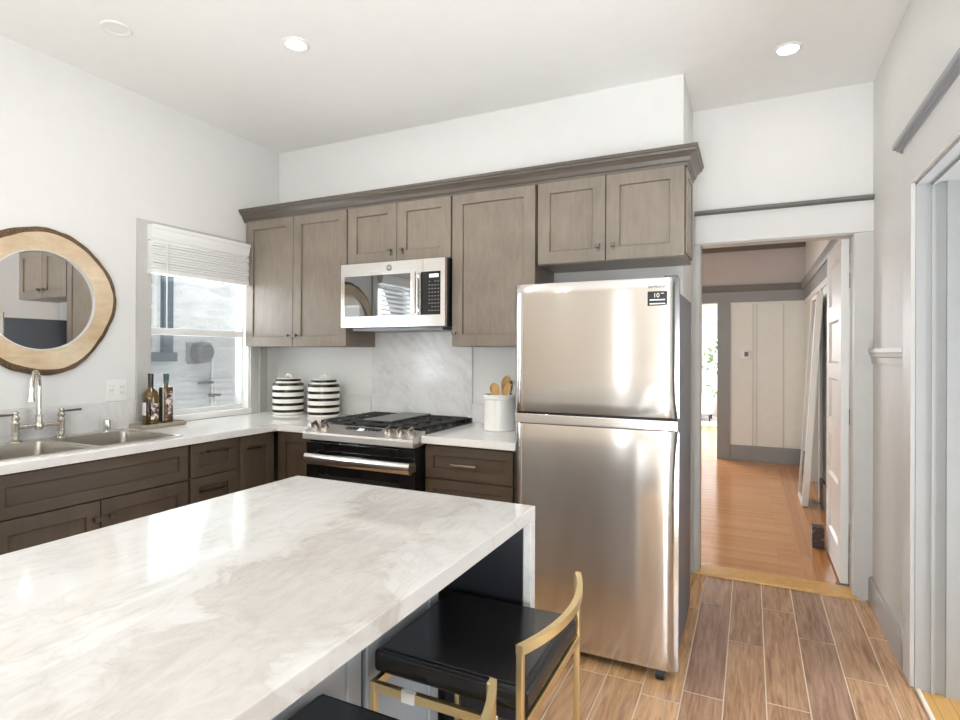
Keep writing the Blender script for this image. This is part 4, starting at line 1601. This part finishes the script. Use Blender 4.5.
def fridge_door(z0, z1, flare_top, flare_bot):
    """bowed door skin; the bow grows towards the middle and flattens at pocket edges"""
    b = new()
    nx, nz = 40, 24
    yb = -0.764
    grid = []
    for j in range(nz + 1):
        t = j / nz
        row = []
        z = z0 + (z1 - z0) * t
        pinch = 0.0
        if flare_bot:
            pinch = max(pinch, math.exp(-((t) / 0.16) ** 2))
        if flare_top:
            pinch = max(pinch, math.exp(-((1 - t) / 0.16) ** 2))
        for i in range(nx + 1):
            s = -1 + 2 * i / nx
            s = math.copysign(1 - (1 - abs(s)) ** 1.5, s)
            bow = 0.004 * (1 - abs(s) ** 2.2)
            edge = 0.030 * (1 - max(0, (abs(s) - 0.88) / 0.12) ** 2.2) * (1.0 - 0.3 * pinch)
            end = 1 - max(0, (abs(t - 0.5) * 2 - 0.985) / 0.015) ** 2 * 0.25
            row.append(b.verts.new((FX0 + (FX1 - FX0) * (s + 1) / 2, yb - (0.010 + (edge + bow) * end), z)))
        grid.append(row)
    for j in range(nz):
        for i in range(nx):
            b.faces.new((grid[j][i], grid[j][i + 1], grid[j + 1][i + 1], grid[j + 1][i]))
    back = [[b.verts.new((x, yb, z)) for x in (FX0, FX1)] for z in (z0, z1)]
    b.faces.new((back[0][0], back[0][1], back[1][1], back[1][0]))
    b.faces.new([back[0][0]] + grid[0] + [back[0][1]])
    b.faces.new([back[1][0]] + grid[nz] + [back[1][1]])
    b.faces.new([back[0][0]] + [g[0] for g in grid] + [back[1][0]])
    b.faces.new([back[0][1]] + [g[nx] for g in grid] + [back[1][1]])
    return b


ud = obj('freezer_door', fridge_door(1.096, 1.683, False, True), 'steel_x', fr)
ld = obj('main_door', fridge_door(0.046, 1.040, True, False), 'steel_x', fr)
b = box(FX0 + 0.003, FX1 - 0.003, -0.792, -0.7645, 1.041, 1.086, 0.005)
obj('grip_strip', b, 'steel_bright', ld)
b = box(FX0 + 0.01, FX1 - 0.01, -0.775, -0.756, 1.086, 1.0955)
obj('gasket', b, 'black_rubber', fr)
b = box(FB0 + 0.01, FB1 - 0.01, -0.757, -0.7, 0.028, 0.040)
obj('toe_grille', b, 'black_enamel', fr)
b = box(FX1 - 0.06, FX1 - 0.006, -0.785, -0.70, 1.6835, 1.692, 0.003)
obj('hinge_cover', b, 'fridge_side', fr)
for xx in (FB1 - 0.05, FB0 + 0.05):
    k = new()
    cyl(k, (xx - 0.016, -0.780, 0.0255), (xx + 0.016, -0.780, 0.0255), 0.0250, seg=20)
    bx(k, xx - 0.02, xx + 0.02, -0.775, -0.757, 0.026, 0.040)
    obj('caster', k, 'black_rubber', fr)


def door_y(x):
    s = (x - FX0) / (FX1 - FX0) * 2 - 1
    return -0.764 - (0.010 + 0.030 * (1 - max(0, (abs(s) - 0.88) / 0.12) ** 2.2) + 0.004 * (1 - abs(s) ** 2.2))


bxm = 2.925
by = door_y(bxm) - 0.002
bd = obj('warranty_sticker', box(bxm - 0.040, bxm + 0.040, by - 0.0008, by + 0.004, 1.566, 1.626, 0.0004), 'black_enamel', ud)
b = text_bm('10', 0.026, (bxm - 0.004, by - 0.0012, 1.608), 'back')
bx(b, bxm + 0.014, bxm + 0.026, by - 0.0014, by - 0.0008, 1.615, 1.618)
for zz in (1.590, 1.574):
    bx(b, bxm - 0.031, bxm + 0.031, by - 0.0014, by - 0.0008, zz - 0.0025, zz + 0.0025)
obj('sticker_print', b, 'ink_white', bd)
obj('brand_letters', text_bm('SAMSUNG', 0.0165, (bxm, by - 0.0006, 1.645), 'back', 0.003), 'ink_grey', ud)

# ---------------------------------------------------------------- island and stools
IX0, IX1, IY0, IY1 = 1.8025, 2.7117, -3.75, -1.693
isl = thing('kitchen_island', 'kitchen island with a thick white waterfall marble top', 'island', (2.257, -2.7, 0))
ic = new()
prism(ic, [(IY0, CT), (IY1, CT), (IY1, 0.0005), (IY1 - 0.038, 0.0005), (IY1 - 0.038, CT - 0.038), (IY0, CT - 0.038)], 'x', IX0, IX1)
o = obj('marble_top', ic, 'island_marble', isl)
edge_bevel(o, 0.0025)
BX = 2.45
b = box(IX0 + 0.03, BX - 0.014, IY0 + 0.03, IY1 - 0.0385, 0.09, CT - 0.0385)
bx(b, IX0 + 0.09, BX - 0.05, IY0 + 0.05, IY1 - 0.04, 0.0, 0.09)
obj('carcass', b, 'cupboard_dark', isl)
for (a, c) in ((-2.145, -1.80), (-2.70, -2.165), (-3.25, -2.72), (-3.71, -3.27)):
    b = new()
    shaker(b, lambda p, d, z: (d, p, z), a, c, 0.10, CT - 0.045, BX - 0.014, 0.014, 0.05, 0.006)
    obj('side_panel', b, 'island_panel', isl)
b = box(BX - 0.02, IX1 - 0.022, IY1 - 0.046, IY1 - 0.0385, 0.0, CT - 0.0385)
obj('end_liner', b, 'cupboard_dark', isl)

SZ = 0.66
sx0, sx1, sy0, sy1 = 2.470, 2.853, -2.142, -1.760
st = thing('counter_stool', 'gold-framed stool with black leather seat nearest the waterfall end', 'stool', ((sx0 + sx1) / 2, (sy0 + sy1) / 2, 0), 'gold and black counter stools')
b = box(sx0 - 0.006, sx1 + 0.004, sy0, sy1, SZ - 0.058, SZ - 0.004, 0.014, 4)
cu = obj('cushion', b, 'leather', st)
b = box(sx0 + 0.014, sx1 - 0.014, sy0 + 0.014, sy1 - 0.014, SZ - 0.006, SZ, 0.0025, 2)
obj('seat_top', b, 'leather', cu)
b = new()
for (p, q) in (((sx0 + .008, sy0 + .008), (sx1 - .008, sy0 + .008)), ((sx1 - .008, sy0 + .008), (sx1 - .008, sy1 - .008)), ((sx1 - .008, sy1 - .008), (sx0 + .008, sy1 - .008)), ((sx0 + .008, sy1 - .008), (sx0 + .008, sy0 + .008))):
    tube(b, [(p[0], p[1], SZ - 0.006), (q[0], q[1], SZ - 0.006)], 0.0028, 8)
obj('piping', b, 'leather', cu)
tw = 0.015
fz1 = SZ - 0.059
lx0, lx1, ly0, ly1 = sx0 + 0.016, 2.852, sy0 - 0.024, sy1 + 0.014
for lx, ly, top in ((lx0, ly0, fz1), (lx0, ly1, fz1), (lx1, ly0, 0.766), (lx1, ly1, 0.766)):
    b = box(lx - tw / 2, lx + tw / 2, ly - tw / 2, ly + tw / 2, 0.006, top, 0.002)
    lg = obj('leg', b, 'gold', st)
    obj('foot_cap', box(lx - tw / 2 - .001, lx + tw / 2 + .001, ly - tw / 2 - .001, ly + tw / 2 + .001, 0.0005, 0.0065), 'black_rubber', lg)
b = new()
for y in (ly0, ly1):
    bx(b, lx0 + tw / 2, lx1 - tw / 2, y - tw / 2, y + tw / 2, fz1 - 0.022, fz1 - 0.001, 0.002)
for x in (lx0, lx1):
    bx(b, x - tw / 2, x + tw / 2, ly0 + tw / 2, ly1 - tw / 2, fz1 - 0.022, fz1 - 0.001, 0.002)
obj('seat_frame', b, 'gold', st)
b = new()
for y in (ly0, ly1):
    bx(b, lx0 + tw / 2, lx1 - tw / 2, y - 0.008, y + 0.008, 0.20, 0.216, 0.002)
for x in (lx0, lx1):
    bx(b, x - 0.008, x + 0.008, ly0 + tw / 2, ly1 - tw / 2, 0.20, 0.216, 0.002)
obj('foot_rail', b, 'gold', st)
# bowed low back rail, square section
b = new()
K = 18
rings = []
for i in range(K + 1):
    q = i / K
    y = ly0 - tw / 2 - 0.0006 + (ly1 - ly0 + tw + 0.0012) * q
    x = lx1 + 0.046 * (1 - (2 * q - 1) ** 2) ** 1.0
    rings.append([b.verts.new(p) for p in ((x - 0.0075, y, 0.768 - 0.020), (x + 0.0075, y, 0.768 - 0.020), (x + 0.0075, y, 0.768), (x - 0.0075, y, 0.768))])
for A, B in zip(rings, rings[1:]):
    for i in range(4):
        j = (i + 1) % 4
        b.faces.new((A[i], A[j], B[j], B[i]))
b.faces.new(rings[0][::-1])
b.faces.new(rings[-1])
obj('back_rail', b, 'gold', st)
for x in (2.585, 2.785):
    obj('clip', box(x - 0.017, x + 0.017, ly0 - tw / 2 - 0.004, ly0 + 0.002, fz1 - 0.024, fz1 + 0.004, 0.002), 'white_plastic', st)
dup(st, (0, -0.565, 0), 'gold-framed stool with black leather seat, second from the waterfall end')

# ---------------------------------------------------------------- ceiling lights
def downlight(x, y, label, lit=True, power=5.0, H=H):
    t = thing('ceiling_light', label, 'ceiling light', (x, y, H), 'recessed ceiling lights')
    b = new()
    lathe(b, [(0.068, -0.0005), (0.068, -0.004), (0.060, -0.008), (0.049, -0.006), (0.046, -0.001), (0.068, -0.0005)], (x, y, H), 32)
    obj('trim_ring', b, 'trim_white', t)
    b = new()
    lathe(b, [(0, -0.0035), (0.047, -0.0035), (0.047, -0.001), (0, -0.001)], (x, y, H), 28)
    obj('lens', b, 'lamp_glow' if lit else 'white_plastic', t)
    if lit:
        area('downlight', (x, y, H - 0.012), (0, 0, -1), 0.09, 0.09, power, WARM, 'DISK')
    return t


labs = ['lit recessed ceiling light over the worktop in front of the stove', 'lit recessed ceiling light near the hall doorway',
        'lit recessed ceiling light over the sink side behind the camera', 'lit recessed ceiling light above the island stools',
        'lit recessed ceiling light near the rear wall opening', 'lit recessed ceiling light in the rear corner of the kitchen']
for (x, y, pw), l in zip(LAMPS, labs):
    downlight(x, y, l, True, pw)
downlight(2.3, 2.7, 'unseen ceiling light added to brighten the hall', True, 16, 2.80)  # added lamp, out of view, to light the hall's far wall and floor
downlight(0.571, -1.593, 'unlit white recessed ceiling light above the sink', False)

# ---------------------------------------------------------------- hall door and things in the hall
dx0, dx1, dy0, dy1, dz0, dz1 = 3.757, 3.797, 0.672, 1.36, 0.018, 2.045
b = new()
def add_panel_face(xf, xp, s):
    ya, yb = dy0 + 0.115, dy1 - 0.115
    zs = []
    for k in range(5):
        z0_ = 0.20 + k * 0.37
        zs.append((z0_, z0_ + 0.27))
    Ys = [dy0, ya, yb, dy1]
    Zs = [dz0] + [z for p in zs for z in p] + [dz1]
    for j in range(len(Zs) - 1):
        for i in range(3):
            hole = i == 1 and j % 2 == 1
            A = [(Ys[i], Zs[j]), (Ys[i + 1], Zs[j]), (Ys[i + 1], Zs[j + 1]), (Ys[i], Zs[j + 1])]
            if not hole:
                b.faces.new([b.verts.new((xf, y, z)) for y, z in A])
            else:
                c = 0.012
                I = [(A[0][0] + c, A[0][1] + c), (A[1][0] - c, A[1][1] + c), (A[2][0] - c, A[2][1] - c), (A[3][0] + c, A[3][1] - c)]
                for q in range(4):
                    r_ = (q + 1) % 4
                    b.faces.new([b.verts.new(v_) for v_ in ((xf, *A[q]), (xf, *A[r_]), (xp, *I[r_]), (xp, *I[q]))])
                b.faces.new([b.verts.new((xp, y, z)) for y, z in I])
add_panel_face(dx0, dx0 + 0.015, 1)
add_panel_face(dx1, dx1 - 0.015, -1)
for (p, q, r_, s_) in (((dx0, dy0, dz0), (dx1, dy0, dz0), (dx1, dy0, dz1), (dx0, dy0, dz1)), ((dx0, dy1, dz0), (dx1, dy1, dz0), (dx1, dy1, dz1), (dx0, dy1, dz1)),
                       ((dx0, dy0, dz0), (dx1, dy0, dz0), (dx1, dy1, dz0), (dx0, dy1, dz0)), ((dx0, dy0, dz1), (dx1, dy0, dz1), (dx1, dy1, dz1), (dx0, dy1, dz1))):
    b.faces.new([b.verts.new(v_) for v_ in (p, q, r_, s_)])
bmesh.ops.remove_doubles(b, verts=b.verts[:], dist=1e-5)
d1 = struct('door_1', b, 'trim_white', smooth=False)
obj('floor_hinge', box(3.735, 3.80, 0.655, 0.70, 0.0145, 0.020, 0.001), 'trim_dark', d1)
b = new()
for zz in (0.25, 1.0, 1.8):
    cyl(b, (3.803, 0.672, zz - 0.045), (3.803, 0.672, zz + 0.045), 0.006, seg=10)
obj('hinge', b, 'trim_dark', d1)
bxo = thing('carton', 'small dark brown patterned box on the hall floor against the white door', 'box', (3.71, 1.36, 0))
obj('carton_body', box(3.672, 3.748, 1.365, 1.45, 0.0012, 0.15, 0.003), 'brown_box', bxo)
# tall white-framed mirror leaning on the hall wall
lm = thing('leaning_mirror', 'tall white-framed mirror leaning on the hall wall', 'mirror', (3.72, 2.78, 0))
b = new()
def lean(u_, w_, t_):
    """u_ along the wall, w_ up the mirror, t_ out of its face"""
    ang = math.asin((3.853 - 3.742) / 1.90)
    x = 3.742 + w_ * math.sin(ang) - t_ * math.cos(ang)
    z = 0.016 + w_ * math.cos(ang) + t_ * math.sin(ang) - 0.01
    return (x, 2.55 + u_, z)
def lbox(u0, u1, w0, w1, t0, t1):
    c = [b.verts.new(lean(u, w, t)) for u in (u0, u1) for w in (w0, w1) for t in (t0, t1)]
    for f in ((0, 1, 3, 2), (4, 6, 7, 5), (0, 4, 5, 1), (2, 3, 7, 6), (0, 2, 6, 4), (1, 5, 7, 3)):
        b.faces.new([c[i] for i in f])
for a in ((0, 0.035, 0, 1.9, 0, 0.05), (0.415, 0.45, 0, 1.9, 0, 0.05), (0.035, 0.415, 0, 0.035, 0, 0.05), (0.035, 0.415, 1.865, 1.9, 0, 0.05)):
    lbox(*a)
obj('frame', b, 'trim_white', lm)
b = new()
lbox(0.035, 0.415, 0.035, 1.865, 0.036, 0.042)
obj('mirror_glass', b, 'mirror_silver', lm)

th = thing('thermostat', 'small white thermostat on the hall end wall', 'thermostat', (3.215, HY - 0.012, 1.36))
obj('housing', box(3.16, 3.27, HY - 0.036, HY - 0.0125, 1.305, 1.418, 0.006), 'white_plastic', th)
obj('screen', box(3.205, 3.25, HY - 0.038, HY - 0.0355, 1.335, 1.395, 0.001), 'trim_dark', th)

# living room glimpse
wl = struct('window_4', box(2.24, 2.30, 10.17, 10.2, 0.36, 2.18), 'trim_white')
f = box(2.30, 3.1, 10.21, 10.25, 1.06, 1.10)
bx(f, 2.30, 2.345, 10.21, 10.25, 0.42, 2.12)
bx(f, 2.54, 2.565, 10.21, 10.25, 0.42, 2.12)
bx(f, 2.30, 3.1, 10.21, 10.25, 0.42, 0.47)
obj('sash', f, 'trim_white', wl)
rs = thing('roller_shade', 'white shade half drawn on the far living room window', 'window shade', (2.7, 10.15, 2.15))
obj('fabric', box(2.30, 3.1, 10.15, 10.155, 1.69, 2.1), 'upholstery', rs)
obj('roller', cyl(new(), (2.26, 10.15, 2.13), (3.14, 10.15, 2.13), 0.03, seg=16), 'trim_white', rs)
tag(obj('rug', box(1.2, 3.4, 8.3, 10.0, 0.0005, 0.012, 0.004), 'rug'), 'pale rug on the living room floor beyond the hall', 'rug')
ac = thing('armchair', 'white upholstered armchair by the living room window', 'armchair', (2.35, 9.2, 0.012))
obj('seat', box(2.03, 2.60, 8.92, 9.5, 0.16, 0.42, 0.03, 3), 'upholstery', ac)
obj('backrest', box(1.98, 2.15, 8.9, 9.52, 0.16, 0.80, 0.04, 3), 'upholstery', ac)
for y in (8.86, 9.46):
    obj('arm', box(2.03, 2.58, y, y + 0.11, 0.16, 0.56, 0.03, 3), 'upholstery', ac)
for x in (2.06, 2.54):
    for y in (8.93, 9.49):
        obj('leg', cyl(new(), (x, y, 0.0125), (x, y, 0.17), 0.014, 0.02, 12), 'black_enamel', ac)
b = new()
rng = random.Random(5)
for _ in range(260):
    c = Vector((2.9 + rng.gauss(0, 0.7), 12.2 + rng.gauss(0, 0.4), 1.0 + rng.gauss(0, 0.5)))
    s = Vector((rng.uniform(-1, 1), rng.uniform(-1, 1), rng.uniform(-1, 1))).normalized() * 0.11
    u = s.cross(Vector((rng.uniform(-1, 1), rng.uniform(-1, 1), 0.3))).normalized() * 0.05
    b.faces.new([b.verts.new(p) for p in (c - s, c + u, c + s, c - u)])
o = tag(obj('garden_shrub', b, 'foliage', smooth=False), 'leafy green shrub in the garden outside the far window', 'shrub')
